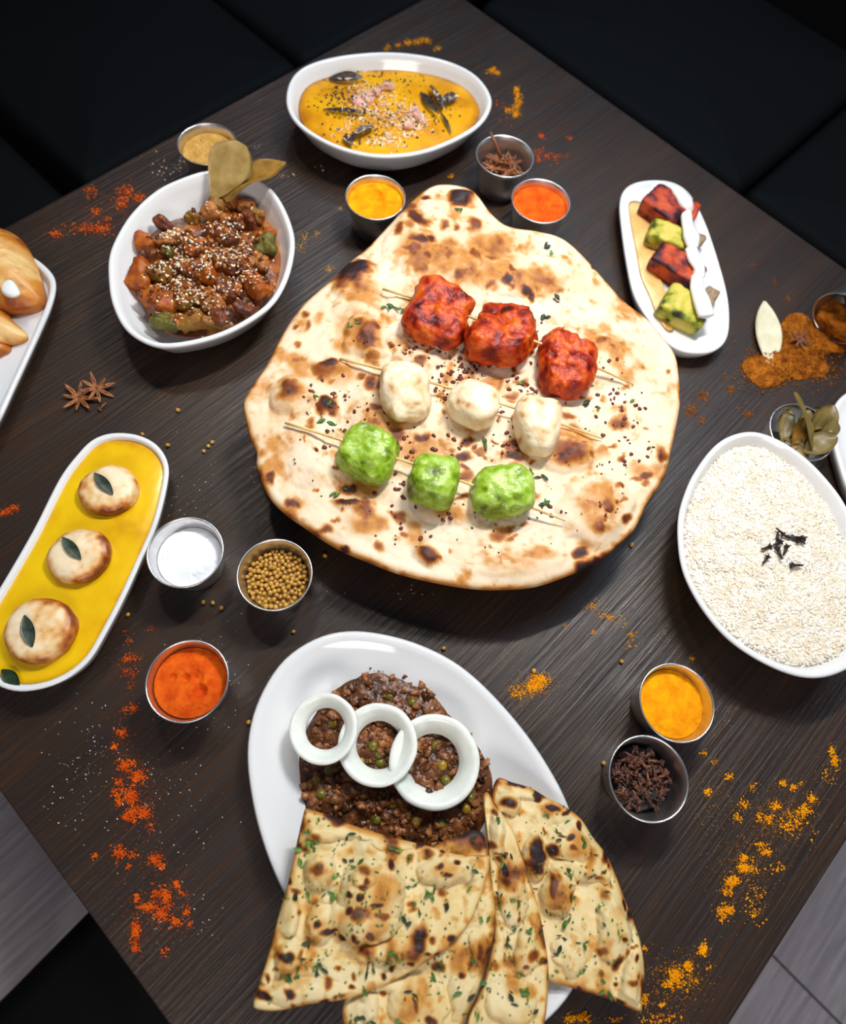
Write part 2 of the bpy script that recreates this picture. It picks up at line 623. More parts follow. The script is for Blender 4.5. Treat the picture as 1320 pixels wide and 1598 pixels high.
# ------------------------------------------------------------------ black chairs round the table
def chair(u, v, ang, label):
    """u, v: seat centre from the table centre along ex / ey; ang: direction the sitter faces"""
    c = TC + ex * u + ey * v
    t = thing('dining_chair', label, 'chair', (c[0], c[1], 0), 'black dining chairs')
    rz = AX + ang
    A = rotm(rz)

    def put(name, VF, mat):
        V, F = VF
        mk(name, (V @ A.T + np.array([c[0], c[1], 0]), F), mat, t)
    put('seat', box((0, 0, .455), (.215, .215, .032), 0, .028), M['black_leather'])
    put('seat_frame', box((0, 0, .412), (.2, .2, .012), 0, .004), M['black_metal'])
    for sx in (-1, 1):
        put('leg', tube([(sx * .185, .185, .4), (sx * .19, .195, .2), (sx * .195, .2, 0)], [.016, .014, .012]), M['black_metal'])
        put('leg', tube([(sx * .185, -.19, .4), (sx * .19, -.21, .2), (sx * .195, -.23, 0)], [.016, .014, .012]), M['black_metal'])
        put('back_post', tube([(sx * .17, -.2, .42), (sx * .17, -.225, .6), (sx * .17, -.25, .8)], [.013, .012, .011]), M['black_metal'])
    put('backrest', box((0, -.243, .74), (.2, .02, .15), 0, .018), M['black_leather'])


chair(.285, -.70, .04, 'black leather chair at the near left side, below the orange powder trail')
chair(-.80, -.25, -math.pi / 2, 'black chair at the far left corner behind the fried pastries')


def bench(u0, u1, v0, v1, back, label):
    """black upholstered bench; u, v ranges of the seat from the table centre; back: (du, dv) side that carries the backrest"""
    c2 = TC + ex * (u0 + u1) / 2 + ey * (v0 + v1) / 2
    hu, hv = (u1 - u0) / 2, (v1 - v0) / 2
    t = thing('bench', label, 'bench', (c2[0], c2[1], 0), 'black upholstered benches')
    A2 = rotm(AX)

    def put(name, VF, mat):
        mk(name, (VF[0] @ A2.T + np.array([c2[0], c2[1], 0]), VF[1]), mat, t)
    n = 3
    for k in range(n):
        if hu > hv:
            put('seat_cushion', box(((k - 1) * 2 * hu / n, 0, .42), (hu / n - .003, hv, .045), 0, .022), M['black_leather'])
        else:
            put('seat_cushion', box((0, (k - 1) * 2 * hv / n, .42), (hu, hv / n - .003, .045), 0, .022), M['black_leather'])
    put('plinth', box((back[0] * .03, back[1] * .03, .187), (hu - (.04 if back[0] else .01), hv - (.04 if back[1] else .01), .187), 0, .005), M['black_leather'])
    put('backrest', box((back[0] * (hu + .05), back[1] * (hv + .05), .5), (.05 if back[0] else hu, .05 if back[1] else hv, .5), 0, .03), M['black_leather'])


bench(-1.36, -.83, .0, 1.45, (-1, 0), 'long black upholstered bench in the dark along the far left side of the table')
bench(-.75, 1.30, .89, 1.42, (0, 1), 'long black upholstered bench in the dark along the far right side of the table')

# ------------------------------------------------------------------ the table
tb = thing('dining_table', 'large square dark wood-grain table carrying all the dishes', 'table', (TC[0], TC[1], 0))
tb.rotation_euler = (0, 0, 0)
A = AX + math.pi / 2         # grain along the left-to-right diagonal of the photo


def local_mesh(name, VF, mat, parent, rz, z):
    o = bpy.data.objects.new(name, mesh_data(name, VF[0], VF[1], mat, False))
    C.objects.link(o)
    o.parent = parent
    o.location = (0, 0, z)
    o.rotation_euler = (0, 0, rz)
    return o


local_mesh('tabletop', box((0, 0, 0), (TH, TH, .0165), 0, .0015), M['wood'], tb, A, TZ - .0165)
mk('pedestal', loft(lathe([(.05, .02), (.045, .05), (.04, .1), (.04, .65), (.05, .70), (.12, .715)], 32, (TC[0], TC[1], 0))), M['black_metal'], tb)
mk('base_plate', loft(lathe([(.28, 0), (.28, .008), (.1, .022), (.05, .024)], 40, (TC[0], TC[1], 0))), M['black_metal'], tb)


# ------------------------------------------------------------------ dishes and fillings
def rim_loop(px, z, n=120, sm=2):
    P = TA(px, z)[:, :2]
    return ccw(smooth_loop(closed(P, n), sm))


def dish(name, label, px, rimz, prof, mat, cat):
    """prof: (inset from the rim edge, height) from the foot up the outside and down the inside"""
    L = rim_loop(px, rimz)
    rings = [np.column_stack([inset(L, d), np.full(len(L), TZ + z)]) for d, z in prof]
    c = centroid(L)
    for k in range(1, 4):
        r = rings[-1].copy() if k == 1 else last
        if k == 1:
            last = rings[-1]
    V, F = loft(rings)
    mk(name, (V, F), mat, label=label, cat=cat)
    return L


def sheet(L, d, z, amp=0., freq=40., dome=0., nr=40, seed=0, edge=.0015, nang=200, thick=.004, octv=4, bumps=None):
    """food filling bounded by loop L inset by d; returns verts, faces, noise"""
    P = inset(L, d)
    P = closed(P, nang)
    c = centroid(P)
    rs = np.linspace(0, 1, nr + 1)[1:]
    rings = [np.column_stack([c + (P - c) * r, np.zeros(nang)]) for r in rs]
    V = np.concatenate([[[c[0], c[1], 0]]] + rings)
    rad = np.concatenate([[0.]] + [np.full(nang, r) for r in rs])
    n = fbm(np.column_stack([V[:, :2], np.full(len(V), seed * 3.7)]), freq, octv, seed)
    V[:, 2] = TZ + z + dome * (1 - rad ** 2.2) + amp * n * (1 - rad ** 8) - edge * rad ** 10
    F = [(0, 1 + i, 1 + (i + 1) % nang) for i in range(nang)]
    for r in range(nr - 1):
        b = 1 + r * nang
        F += [(b + i, b + nang + i, b + nang + (i + 1) % nang, b + (i + 1) % nang) for i in range(nang)]
    # closing skirt and underside
    b = 1 + (nr - 1) * nang
    o = len(V)
    low = rings[-1].copy()
    low[:, :2] = c + (low[:, :2] - c) * .96
    low[:, 2] = TZ + z - thick
    V = np.vstack([V, low, [[c[0], c[1], TZ + z - thick]]])
    F += [(b + i, o + i, o + (i + 1) % nang, b + (i + 1) % nang) for i in range(nang)]
    F += [(len(V) - 1, o + (i + 1) % nang, o + i) for i in range(nang)]
    full = np.concatenate([n, np.zeros(nang + 1)])
    frad = np.concatenate([rad, np.ones(nang + 1)])
    return V, F, full, frad


BOWL = [(.040, 0), (.038, .0), (.030, .004), (.016, .018), (.005, .037), (.0005, .0445), (.0, .0462), (.0012, .0475), (.0034, .0478), (.0052, .0465), (.0085, .040), (.019, .021), (.030, .011), (.040, .008)]


def bowl_prof(rz):
    k = rz / .0478
    return [(d, z * k) for d, z in BOWL]


# --- far bowl of orange-yellow curry
pxA = [(446, 150), (455, 120), (480, 100), (530, 86), (600, 80), (660, 85), (710, 98), (745, 118), (765, 145), (767, 166), (752, 192), (720, 214), (670, 235), (620, 244), (570, 242), (520, 228), (475, 203), (452, 178)]
LA = dish('curry_bowl', 'white egg-shaped bowl of orange-yellow curry at the far end of the table', pxA, .0478, bowl_prof(.0478), M['ceramic'], 'bowl')
V, F, n, rad = sheet(LA, .0125, .036, .0012, 40, .002, seed=3, thick=.006)
mk('curry', (V, F), M['orange_curry'], label='orange-yellow curry sauce filling the far egg-shaped bowl', cat='curry', attr={'tone': .45 + .7 * n + .35 * sstep(.9, 1., rad)})

# --- left bowl of vegetable stew
pxB = [(168, 427), (169, 400), (179, 372), (204, 332), (243, 296), (282, 277), (320, 265), (360, 263), (395, 274), (418, 288), (436, 309), (452, 342), (460, 376), (455, 415), (442, 450), (420, 480), (372, 512), (320, 532), (258, 542), (222, 533), (192, 510), (173, 469)]
LB = dish('stew_bowl', 'white egg-shaped bowl of red-brown vegetable stew with two bay leaves', pxB, .050, bowl_prof(.050), M['ceramic'], 'bowl')
pxs = [(238, 345), (270, 330), (310, 322), (330, 310), (355, 306), (395, 318), (418, 335), (434, 368), (438, 400), (428, 437), (407, 466), (372, 494), (330, 513), (288, 519), (255, 510), (232, 494), (220, 470), (205, 445), (204, 420), (212, 390), (225, 362)]
LS = rim_loop(pxs, .036)
V, F, n, rad = sheet(LS, 0, .030, .004, 70, .011, seed=5, thick=.008, edge=.004)
mk('vegetable_stew', (V, F), M['stew'], label='red-brown vegetable stew heaped in the left egg-shaped bowl', cat='stew', attr={'tone': .45 + .9 * n + .2 * sstep(.85, 1, rad)})

# --- rice bowl
pxE = [(1058, 827), (1060, 800), (1067, 775), (1081, 742), (1109, 702), (1136, 681), (1172, 672), (1205, 680), (1238, 698), (1269, 723), (1299, 756), (1320, 786), (1350, 850), (1370, 920), (1366, 985), (1340, 1032), (1300, 1054), (1260, 1058), (1219, 1047), (1172, 1023), (1131, 992), (1095, 948), (1070, 902), (1061, 868)]
LE = dish('rice_bowl', 'white egg-shaped bowl of plain rice topped with cloves', pxE, .0478, bowl_prof(.0478), M['ceramic'], 'bowl')
rice = thing('rice_portion', 'plain white rice filling the egg-shaped bowl at the right edge', 'rice', (*centroid(LE), TZ + .03))
V, F, n, rad = sheet(LE, .0100, .0392, .0022, 55, .005, seed=8, thick=.006, edge=.002)
mk('rice_bed', (V, F), M['rice_bed'], rice, kind='stuff')
rice_V = V
gv, gf = blob((0, 0, 0), (.0033, .0011, .0007), n=2)
sel = rng.choice(np.where(rad < .985)[0], 8000, p=(lambda q: q / q.sum())((rad[rad < .985] + .02)))
pos = V[sel] + np.column_stack([rng.normal(0, .0012, (len(sel), 2)), rng.uniform(-.0004, .0004, len(sel))])
rots = np.array([rotm(rng.uniform(0, 6.3), rng.normal(0, .15), rng.normal(0, .14)) for _ in sel])
mk('rice_grains', scatter(gv, gf, pos, rots, rng.uniform(.75, 1.15, len(sel))), M['rice'], rice, kind='stuff')

# --- near big plate
pxG = [(555, 984), (502, 992), (450, 1022), (418, 1062), (394, 1115), (385, 1171), (390, 1231), (406, 1303), (440, 1390), (500, 1490), (570, 1568), (650, 1618), (740, 1636), (820, 1616), (868, 1580), (900, 1535), (916, 1470), (916, 1400), (907, 1330), (888, 1259), (860, 1203), (820, 1143), (771, 1086), (723, 1042), (675, 1014), (619, 994)]
PLATE = [(.055, 0), (.052, 0), (.035, .006), (.012, .017), (.001, .0215), (0, .0232), (.0015, .0245), (.0045, .0245), (.008, .0225), (.020, .0155), (.038, .0085), (.055, .0068)]
LG = dish('dinner_plate', 'large white egg-shaped plate with minced meat, onion rings and bread', pxG, .0245, PLATE, M['porcelain'], 'plate')
pxK = [(578, 1035), (545, 1055), (515, 1077), (492, 1105), (468, 1150), (459, 1190), (461, 1240), (470, 1280), (530, 1310), (610, 1330), (690, 1335), (745, 1310), (772, 1250), (775, 1220), (765, 1180), (745, 1150), (714, 1118), (686, 1080), (660, 1060), (620, 1040)]
LK = rim_loop(pxK, .018)
keema = thing('minced_meat_curry', 'dark brown minced meat curry with peas on the near plate', 'curry', (*centroid(LK), TZ + .01))
V, F, n, rad = sheet(LK, 0, .012, .004, 110, .007, seed=11, thick=.004, edge=.005, nr=60, nang=260)
mk('sauce', (V, F), M['keema'], keema, attr={'tone': .35 + .9 * n})
keema_V, keema_r = V, rad
bv, bf = blob((0, 0, 0), (1, .8, .6), e=3, n=3, amp=.9, freq=1.7, seed=4, octv=3)
sel = rng.choice(np.where(rad < .95)[0], 900, p=(lambda q: q / q.sum())((rad[rad < .95] + .02)))
pos = V[sel] + np.column_stack([rng.normal(0, .001, (len(sel), 2)), rng.uniform(-.0016, .0004, len(sel))])
rots = np.array([rotm(*rng.uniform(0, 6.3, 3)) for _ in sel])
VV, FF = scatter(bv, bf, pos, rots, .0009 + .0042 * rng.uniform(0, 1, len(sel)) ** 2)
mk('mince_crumbs', (VV, FF), M['keema'], keema, kind='stuff', attr={'tone': np.repeat(rng.uniform(0, 1, len(sel)), len(bv))})

# --- left oblong dish of yellow curry
pxF = [(175, 675), (214, 678), (245, 694), (262, 722), (261, 753), (245, 818), (217, 882), (191, 939), (163, 992), (141, 1029), (113, 1054), (79, 1071), (42, 1079), (14, 1077), (-14, 1064), (-34, 1040), (-40, 1008), (-32, 970), (-4, 922), (28, 868), (56, 818), (93, 745), (121, 708), (144, 685)]
TRAY = [(.018, 0), (.016, 0), (.009, .003), (.003, .015), (.0003, .0255), (0, .0272), (.001, .028), (.0035, .028), (.0048, .0265), (.007, .018), (.013, .010), (.02, .008)]
LF = dish('oblong_dish', 'white oblong dish of yellow sauce with three seared scallops', pxF, .028, TRAY, M['ceramic'], 'dish')
V, F, n, rad = sheet(LF, .0048, .0252, .0008, 35, .001, seed=13, thick=.004, edge=.0012)
mk('yellow_sauce', (V, F), M['yellow_curry'], label='bright yellow sauce filling the oblong dish', cat='sauce', attr={'tone': .3 + .8 * n + .3 * sstep(.9, 1., rad)})

# --- small oblong plate, far right
pxD = [(1018, 280), (1052, 284), (1078, 303), (1101, 346), (1121, 404), (1136, 461), (1139, 505), (1134, 530), (1120, 545), (1101, 551), (1067, 549), (1040, 534), (1012, 499), (989, 459), (977, 404), (970, 355), (967, 320), (972, 298), (988, 285)]
FLAT = [(.014, 0), (.012, 0), (.006, .003), (.0015, .013), (0, .0185), (.001, .0198), (.0035, .0200), (.007, .0180), (.013, .0165), (.03, .0160)]
LD = dish('tapas_plate', 'small white oblong plate holding a row of charred red and green cubes', pxD, .020, FLAT, M['ceramic'], 'plate')

# --- fried pastry plate, left edge, and the plate end at the right edge
pxH = [(53, 401), (70, 414), (84, 430), (87, 448), (80, 476), (64, 514), (44, 558), (20, 610), (0, 653), (-25, 695), (-60, 730), (-100, 745), (-140, 730), (-160, 690), (-150, 640), (-125, 560), (-100, 490), (-75, 430), (-50, 402), (-15, 388), (25, 391)]
LH = dish('snack_plate', 'white plate with a raised rim holding fried pastries at the left edge', pxH, .022, [(.02, 0), (.018, 0), (.008, .004), (.001, .018), (0, .0205), (.001, .022), (.0045, .022), (.0065, .0195), (.009, .0145), (.012, .0135), (.03, .0130)], M['porcelain'], 'plate')
pxI = [(1322, 612), (1308, 626), (1301, 645), (1303, 687), (1312, 722), (1325, 760), (1345, 785), (1390, 795), (1430, 770), (1440, 700), (1420, 640), (1380, 606), (1345, 602)]
LI = dish('side_plate', 'rounded white plate end at the right edge beside the bay leaf cup', pxI, .022, FLAT, M['ceramic'], 'plate')


# ------------------------------------------------------------------ breads
def bread(name, label, px, zb, th, spots, bubbles, mat, nang=420, nr=110, seed=0, golden=.0, goldspots=(), edgeburn=.25, parent=None, wave=.003, rough=.0026, freck=.15, scorch=.44):
    L = ccw(closed(TA(px, zb + th * .5)[:, :2], nang))
    c = centroid(L)
    rs = np.linspace(0, 1, nr + 1)[1:] ** .8
    V = np.concatenate([[[c[0], c[1], 0]]] + [np.column_stack([c + (L - c) * r, np.zeros(nang)]) for r in rs])
    rad = np.concatenate([[0.]] + [np.full(nang, r) for r in rs])
    lenr = np.linalg.norm(L - c, axis=1)
    dist = np.concatenate([[.05]] + [lenr * (1 - r) for r in rs])      # metres from the edge
    Q = np.column_stack([V[:, :2], np.full(len(V), seed * 2.3)])
    V[:, 2] = TZ + zb + th
    p = PX(V)
    wob = np.column_stack([fbm(Q, 70, 3, seed + 20), fbm(Q, 70, 3, seed + 40)]) * 13.
    pw = p + wob
    up = np.zeros(len(V))
    for bb in bubbles:
        x, y, rx, ry, hh = bb[:5]
        d2 = ((pw[:, 0] - x) / rx) ** 2 + ((pw[:, 1] - y) / ry) ** 2
        up = np.maximum(up, hh * np.clip(1 - d2, 0, 1) ** (bb[5] if len(bb) > 5 else .75))
    ch = np.zeros(len(V))
    for (x, y, rx, ry, s) in list(spots) + list(goldspots):
        d = np.sqrt(((pw[:, 0] - x) / rx) ** 2 + ((pw[:, 1] - y) / ry) ** 2)
        ch = np.maximum(ch, s * (1 - sstep(.35, 1.25, d))) if s > .45 else np.maximum(ch, s * (1 - sstep(.3, 1.3, d)) * (1 + .5 * fbm(Q, 110, 2, seed + 60)))
    g = fbm(Q, 38, 4, seed + 70)
    ch = np.maximum(ch, golden * sstep(.1, .55, g))
    ch = ch + edgeburn * (1 - sstep(0., .006, dist)) * (1 + fbm(Q, 60, 2, seed + 80))
    roll = fbm(Q, 42, 3, seed + 33)
    waves = wave * fbm(Q, 17, 2, seed + 90) + rough * roll + .0008 * fbm(Q, 150, 3, seed + 95)
    # ovens scorch the high spots first
    ch = np.maximum(ch, scorch * sstep(.16, .66, roll + .22 * fbm(Q, 120, 2, seed + 44)))
    fr = fbm(Q, 150, 3, seed + 47) + .45 * fbm(Q, 25, 2, seed + 48)
    ch = ch + freck * sstep(.28, .6, fr)
    ch = ch + .07 * (1 + g) + .10 * sstep(-.1, .6, fbm(Q, 28, 3, seed + 49))
    ch = np.maximum(ch, .30 * sstep(.0045, .0095, up) * (1 + .9 * fbm(Q, 90, 2, seed + 51)))
    rnd = np.sqrt(np.clip(1 - (1 - np.clip(dist / (th * .8), 0, 1)) ** 2, 0, 1))
    V[:, 2] = TZ + zb + th * .45 + th * .55 * rnd + (up + np.maximum(waves, -th * .35)) * np.clip(dist / .012, 0, 1)
    F = [(0, 1 + i, 1 + (i + 1) % nang) for i in range(nang)]
    for r in range(nr - 1):
        b = 1 + r * nang
        F += [(b + i, b + nang + i, b + nang + (i + 1) % nang, b + (i + 1) % nang) for i in range(nang)]
    b = 1 + (nr - 1) * nang
    o = len(V)
    low = np.column_stack([c + (L - c) * .985, np.full(nang, TZ + zb)])
    V2 = np.vstack([V, low, [[c[0], c[1], TZ + zb]]])
    F += [(b + i, o + i, o + (i + 1) % nang, b + (i + 1) % nang) for i in range(nang)]
    F += [(len(V2) - 1, o + (i + 1) % nang, o + i) for i in range(nang)]
    t = thing(name, label, 'bread', (c[0], c[1], TZ + zb))
    mk('crust', (V2, F), mat, t, attr={'char': np.concatenate([np.clip(ch, 0, 1), np.full(nang + 1, .25)])})
    return t, V, p


def top_of(BV, Bp, x, y):
    i = np.argmin((Bp[:, 0] - x) ** 2 + (Bp[:, 1] - y) ** 2)
    return BV[i]


def leaf_shape(length, width, curl=.2, fold=.25, n=12, m=6, th=.0005, twist=0., wav=0., blunt=.8, seed=0, skew=1.):
    """leaf along +x, base at the origin, returned as a thin solid"""
    rows = []
    for i in range(n + 1):
        t = i / n
        wd = width * .5 * max(math.sin(math.pi * min(max(t, .02), .985) ** skew), .02) ** blunt
        for j in range(m + 1):
            s = 2 * j / m - 1
            y = s * wd
            z = curl * length * (t - t * t) + fold * abs(s) * wd + wav * width * math.sin(9 * t + 2 * s + seed)
            a = twist * t
            rows.append((t * length, y * math.cos(a) - z * 0 * math.sin(a), z + y * math.sin(a)))
    T1 = np.array(rows)
    B1 = T1 - np.array([0, 0, th])
    k = (n + 1) * (m + 1)
    V = np.vstack([T1, B1])
    F = []
    for i in range(n):
        for j in range(m):
            a_ = i * (m + 1) + j
            q = (a_, a_ + m + 1, a_ + m + 2, a_ + 1)
            F.append(q)
            F.append(tuple(x + k for x in q[::-1]))
    for i in range(n):
        for j in (0, m):
            a_ = i * (m + 1) + j
            q = (a_, a_ + k, a_ + m + 1 + k, a_ + m + 1)
            F.append(q if j else q[::-1])
    return V, F


def orient(VF, p, q, roll=0., up=(0, 0, 1)):
    """place a +x shape from point p towards q"""
    V, F = VF
    d = np.asarray(q, float) - np.asarray(p, float)
    d /= np.linalg.norm(d)
    u = np.asarray(up, float) - d * (np.asarray(up, float) @ d)
    u /= np.linalg.norm(u)
    s = np.cross(u, d)
    c, si = math.cos(roll), math.sin(roll)
    s2, u2 = c * s + si * u, -si * s + c * u
    A = np.stack([d, s2, u2], 1)
    return V @ A.T + np.asarray(p), F


def herbs(t, BV, Bp, pts, big_r, small_n, mask, seed, mats=None):
    r = random.Random(seed)
    mats = mats or [M['herb'], M['herb_bright'], M['herb'], M['herb_dark']]
    for (x, y) in pts:
        p = top_of(BV, Bp, x, y) + np.array([0, 0, .0007])
        parts = []
        for k in range(r.choice((1, 2, 2, 3))):
            a = r.uniform(0, 6.28)
            ln = big_r * r.uniform(.7, 1.5)
            vf = leaf_shape(ln, ln * r.uniform(.22, .6), r.uniform(.05, .25), .3, 5, 2, .0004, blunt=r.uniform(.5, 1.3), wav=.12, seed=r.random() * 6)
            st = p + np.array([r.uniform(-.4, .4) * big_r, r.uniform(-.4, .4) * big_r, .0003 * k])
            parts.append(orient(vf, st, st + np.array([math.cos(a), math.sin(a), .05])))
        mk('herb_flake', join(parts), r.choice(mats), t)
    if small_n:
        ok = [i for i in range(len(BV)) if mask(Bp[i])]
        sel = rng.choice(ok, small_n)
        fv, ff = leaf_shape(1., .6, .15, .2, 3, 2, .15)
        pos = BV[sel] + np.column_stack([rng.normal(0, .0006, (small_n, 2)), np.full(small_n, .0005)])
        rots = np.array([rotm(rng.uniform(0, 6.3), rng.normal(0, .15), rng.normal(0, .15)) for _ in sel])
        mk('herb_specks', scatter(fv, ff, pos, rots, rng.uniform(.0007, .0024, small_n)), mats[0], t, kind='stuff')


def flakes(t, BV, Bp, mat, n, mask, smin, smax, name):
    ok = np.array([i for i in range(len(BV)) if mask(Bp[i])])
    sel = rng.choice(ok, n)
    v, f = blob((0, 0, 0), (1, .7, .45), e=3, n=2, amp=.4, freq=1.1, seed=2)
    pos = BV[sel] + np.column_stack([rng.normal(0, .0008, (n, 2)), np.full(n, .0004)])
    rots = np.array([rotm(rng.uniform(0, 6.3), rng.normal(0, .2), rng.normal(0, .2)) for _ in sel])
    mk(name, scatter(v, f, pos, rots, rng.uniform(smin, smax, n)), mat, t, kind='stuff')


NZ = .050
pxN = [(684, 290), (659, 302), (632, 326), (604, 356), (572, 389), (539, 416), (523, 433), (498, 454), (471, 479), (449, 509), (430, 542), (414, 574), (391, 606), (380, 629), (382, 651), (390, 684), (400, 708), (400, 727), (408, 754), (424, 782), (449, 806), (474, 823), (501, 842), (534, 861), (577, 879), (615, 894), (656, 905), (700, 914), (735, 919), (772, 921), (830, 917), (878, 902), (930, 879), (968, 848), (991, 825), (1011, 784), (1036, 747), (1046, 709), (1056, 661), (1061, 629), (1059, 591), (1053, 556), (1031, 525), (1008, 499), (976, 474), (948, 444), (925, 418), (896, 388), (870, 371), (838, 363), (804, 358), (783, 350), (763, 332), (743, 306), (720, 293)]
spN = [(718, 309, 24, 13, 1.), (720, 318, 24, 10, .75), (662, 306, 11, 7, .8), (641, 330, 14, 11, .6), (652, 346, 20, 12, .72), (655, 376, 22, 12, .75), (620, 362, 12, 13, .55), (642, 392, 18, 10, .55), (675, 372, 9, 8, .62), (690, 352, 8, 6, .5),
       (741, 353, 11, 10, .6), (712, 355, 7, 6, .5), (790, 440, 15, 11, .78), (822, 453, 12, 8, .75), (800, 425, 11, 8, .62), (832, 461, 9, 8, .8), (770, 405, 12, 9, .52), (742, 400, 14, 9, .52), (722, 428, 14, 10, .52), (852, 438, 18, 10, .5), (668, 400, 12, 9, .55), (700, 395, 10, 8, .5), (870, 450, 12, 8, .5), (765, 445, 10, 8, .5),
       (555, 425, 30, 17, 1.), (545, 440, 30, 16, .75), (566, 455, 22, 14, .45), (570, 528, 27, 28, .56), (585, 516, 14, 16, .55), (517, 567, 21, 13, .85), (512, 577, 26, 14, .55), (456, 611, 25, 23, .62), (446, 606, 16, 20, .66), (514, 634, 20, 17, .88), (500, 640, 18, 14, .6),
       (478, 506, 7, 12, .55), (457, 506, 6, 6, .5), (473, 488, 10, 7, .55), (466, 535, 8, 6, .48), (420, 746, 9, 9, .62), (457, 784, 12, 9, .62), (514, 829, 14, 8, .6), (537, 855, 8, 7, .62), (543, 784, 23, 10, .82), (546, 758, 17, 8, .62), (668, 862, 19, 15, .74), (664, 856, 10, 7, .85), (594, 857, 11, 11, .52), (620, 803, 14, 12, .55), (632, 836, 10, 8, .52), (648, 716, 13, 9, .52), (600, 737, 20, 10, .62),
       (622, 680, 15, 13, .62), (660, 680, 16, 13, .68), (602, 606, 16, 20, .66), (590, 640, 14, 10, .6), (580, 600, 14, 12, .6), (725, 714, 18, 11, .8), (728, 690, 15, 9, .72), (722, 746, 12, 14, .52), (806, 705, 18, 12, .76), (800, 690, 15, 10, .55), (886, 709, 28, 22, .56), (880, 716, 14, 14, .62), (962, 664, 18, 13, .56), (890, 652, 18, 9, .55), (1030, 713, 12, 18, .64), (1005, 743, 13, 8, .68), (990, 746, 14, 6, .5), (941, 797, 20, 14, .56), (950, 803, 10, 10, .6), (978, 817, 9, 10, .66), (909, 861, 13, 12, .72), (914, 882, 14, 11, .58), (932, 870, 8, 8, .55), (925, 419, 7, 6, .7), (1043, 577, 5, 5, .55), (780, 832, 18, 9, .5), (795, 828, 10, 8, .5), (800, 612, 14, 9, .5), (736, 590, 16, 9, .5), (660, 565, 14, 10, .55), (560, 510, 9, 8, .55), (1006, 752, 10, 5, .5), (640, 905, 10, 5, .5)]
gsN = [(770, 390, 44, 30, .36), (755, 420, 62, 34, .36), (700, 402, 46, 30, .34), (835, 437, 52, 24, .40), (655, 395, 36, 38, .38), (568, 455, 28, 26, .34), (520, 580, 40, 26, .3), (560, 520, 40, 40, .26), (575, 825, 30, 22, .3), (700, 800, 40, 20, .3), (900, 690, 50, 30, .25), (660, 700, 60, 30, .28), (930, 790, 40, 30, .3), (600, 660, 50, 40, .28), (1010, 735, 40, 14, .3), (750, 600, 50, 20, .25), (800, 880, 60, 20, .2), (450, 640, 36, 30, .16), (425, 700, 24, 20, .22)]
bbN = [(718, 308, 26, 14, .006), (558, 440, 40, 36, .009), (575, 525, 36, 38, .010), (517, 570, 28, 20, .006), (455, 618, 34, 36, .010), (514, 636, 24, 20, .006), (543, 786, 26, 14, .004), (668, 860, 24, 20, .006), (886, 706, 40, 34, .007), (930, 795, 62, 58, .011), (640, 380, 46, 50, .006), (740, 352, 16, 14, .004), (800, 430, 60, 34, .005), (655, 545, 50, 40, .004), (1030, 713, 20, 26, .004), (560, 480, 40, 24, .005), (500, 720, 60, 40, .005), (800, 880, 80, 30, .004), (690, 800, 46, 24, .004), (960, 560, 60, 50, .005), (870, 420, 40, 24, .004), (690, 330, 36, 24, .005), (480, 680, 50, 30, .004), (640, 480, 50, 26, .006)]
rs_ = random.Random(77)
for _ in range(110):
    a_, r_ = rs_.uniform(0, 6.283), rs_.random() ** .6
    spN.append((735 + 290 * r_ * math.cos(a_), 690 + 185 * r_ * math.sin(a_), rs_.uniform(3.5, 10), rs_.uniform(3, 7), rs_.uniform(.34, .6)))
naan, nV, nP = bread('flatbread', 'huge round charred flatbread carrying three kebab skewers', pxN, NZ, .009, spN, bbN, M['naan'], 520, 150, 1, .26, gsN, .3)
inN = lambda p: 430 < p[0] < 1020 and 470 < p[1] < 880 and ((p[0] - 740) / 290) ** 2 + ((p[1] - 680) / 190) ** 2 < 1
herbs(naan, nV, nP, [(600, 480), (612, 486), (626, 490), (548, 512), (556, 522), (510, 660), (490, 622), (516, 628), (757, 692), (838, 508), (845, 500), (915, 602), (912, 634), (930, 636), (984, 628), (832, 740), (842, 744), (850, 772), (862, 780), (842, 790), (858, 398), (850, 388), (648, 632), (530, 766), (842, 660), (716, 330), (872, 468), (790, 560), (822, 600)], .0062, 60, inN, 3)
flakes(naan, nV, nP, M['nigella'], 230, inN, .0005, .0011, 'black_seeds')
flakes(naan, nV, nP, M['sprinkle'], 420, lambda p: inN(p) and fbm(np.array([[p[0] * .02, p[1] * .02, 3.]]), 1., 2, 5)[0] > .05, .0007, .0025, 'chili_flakes')
# the dark stand hidden beneath it that lifts it off the table
st = thing('bread_stand', 'low black stand lifting the round flatbread off the table', 'stand', (*T(730, 640, 0)[:2], TZ))
cx, cy = T(725, 630, .05)[:2]
mk('foot', loft(lathe([(.07, TZ), (.07, TZ + .003), (.02, TZ + .006), (.012, TZ + .01)], 32, (cx, cy, 0))), M['black_metal'], st)
mk('post', loft(lathe([(.012, TZ + .008), (.011, TZ + .03), (.014, TZ + .044)], 20, (cx, cy, 0))), M['black_metal'], st)
mk('plate', loft(lathe([(.02, TZ + .043), (.1, TZ + .0455), (.105, TZ + .048), (.1, TZ + .0485), (.02, TZ + .0485)], 40, (cx, cy, 0))), M['black_metal'], st)


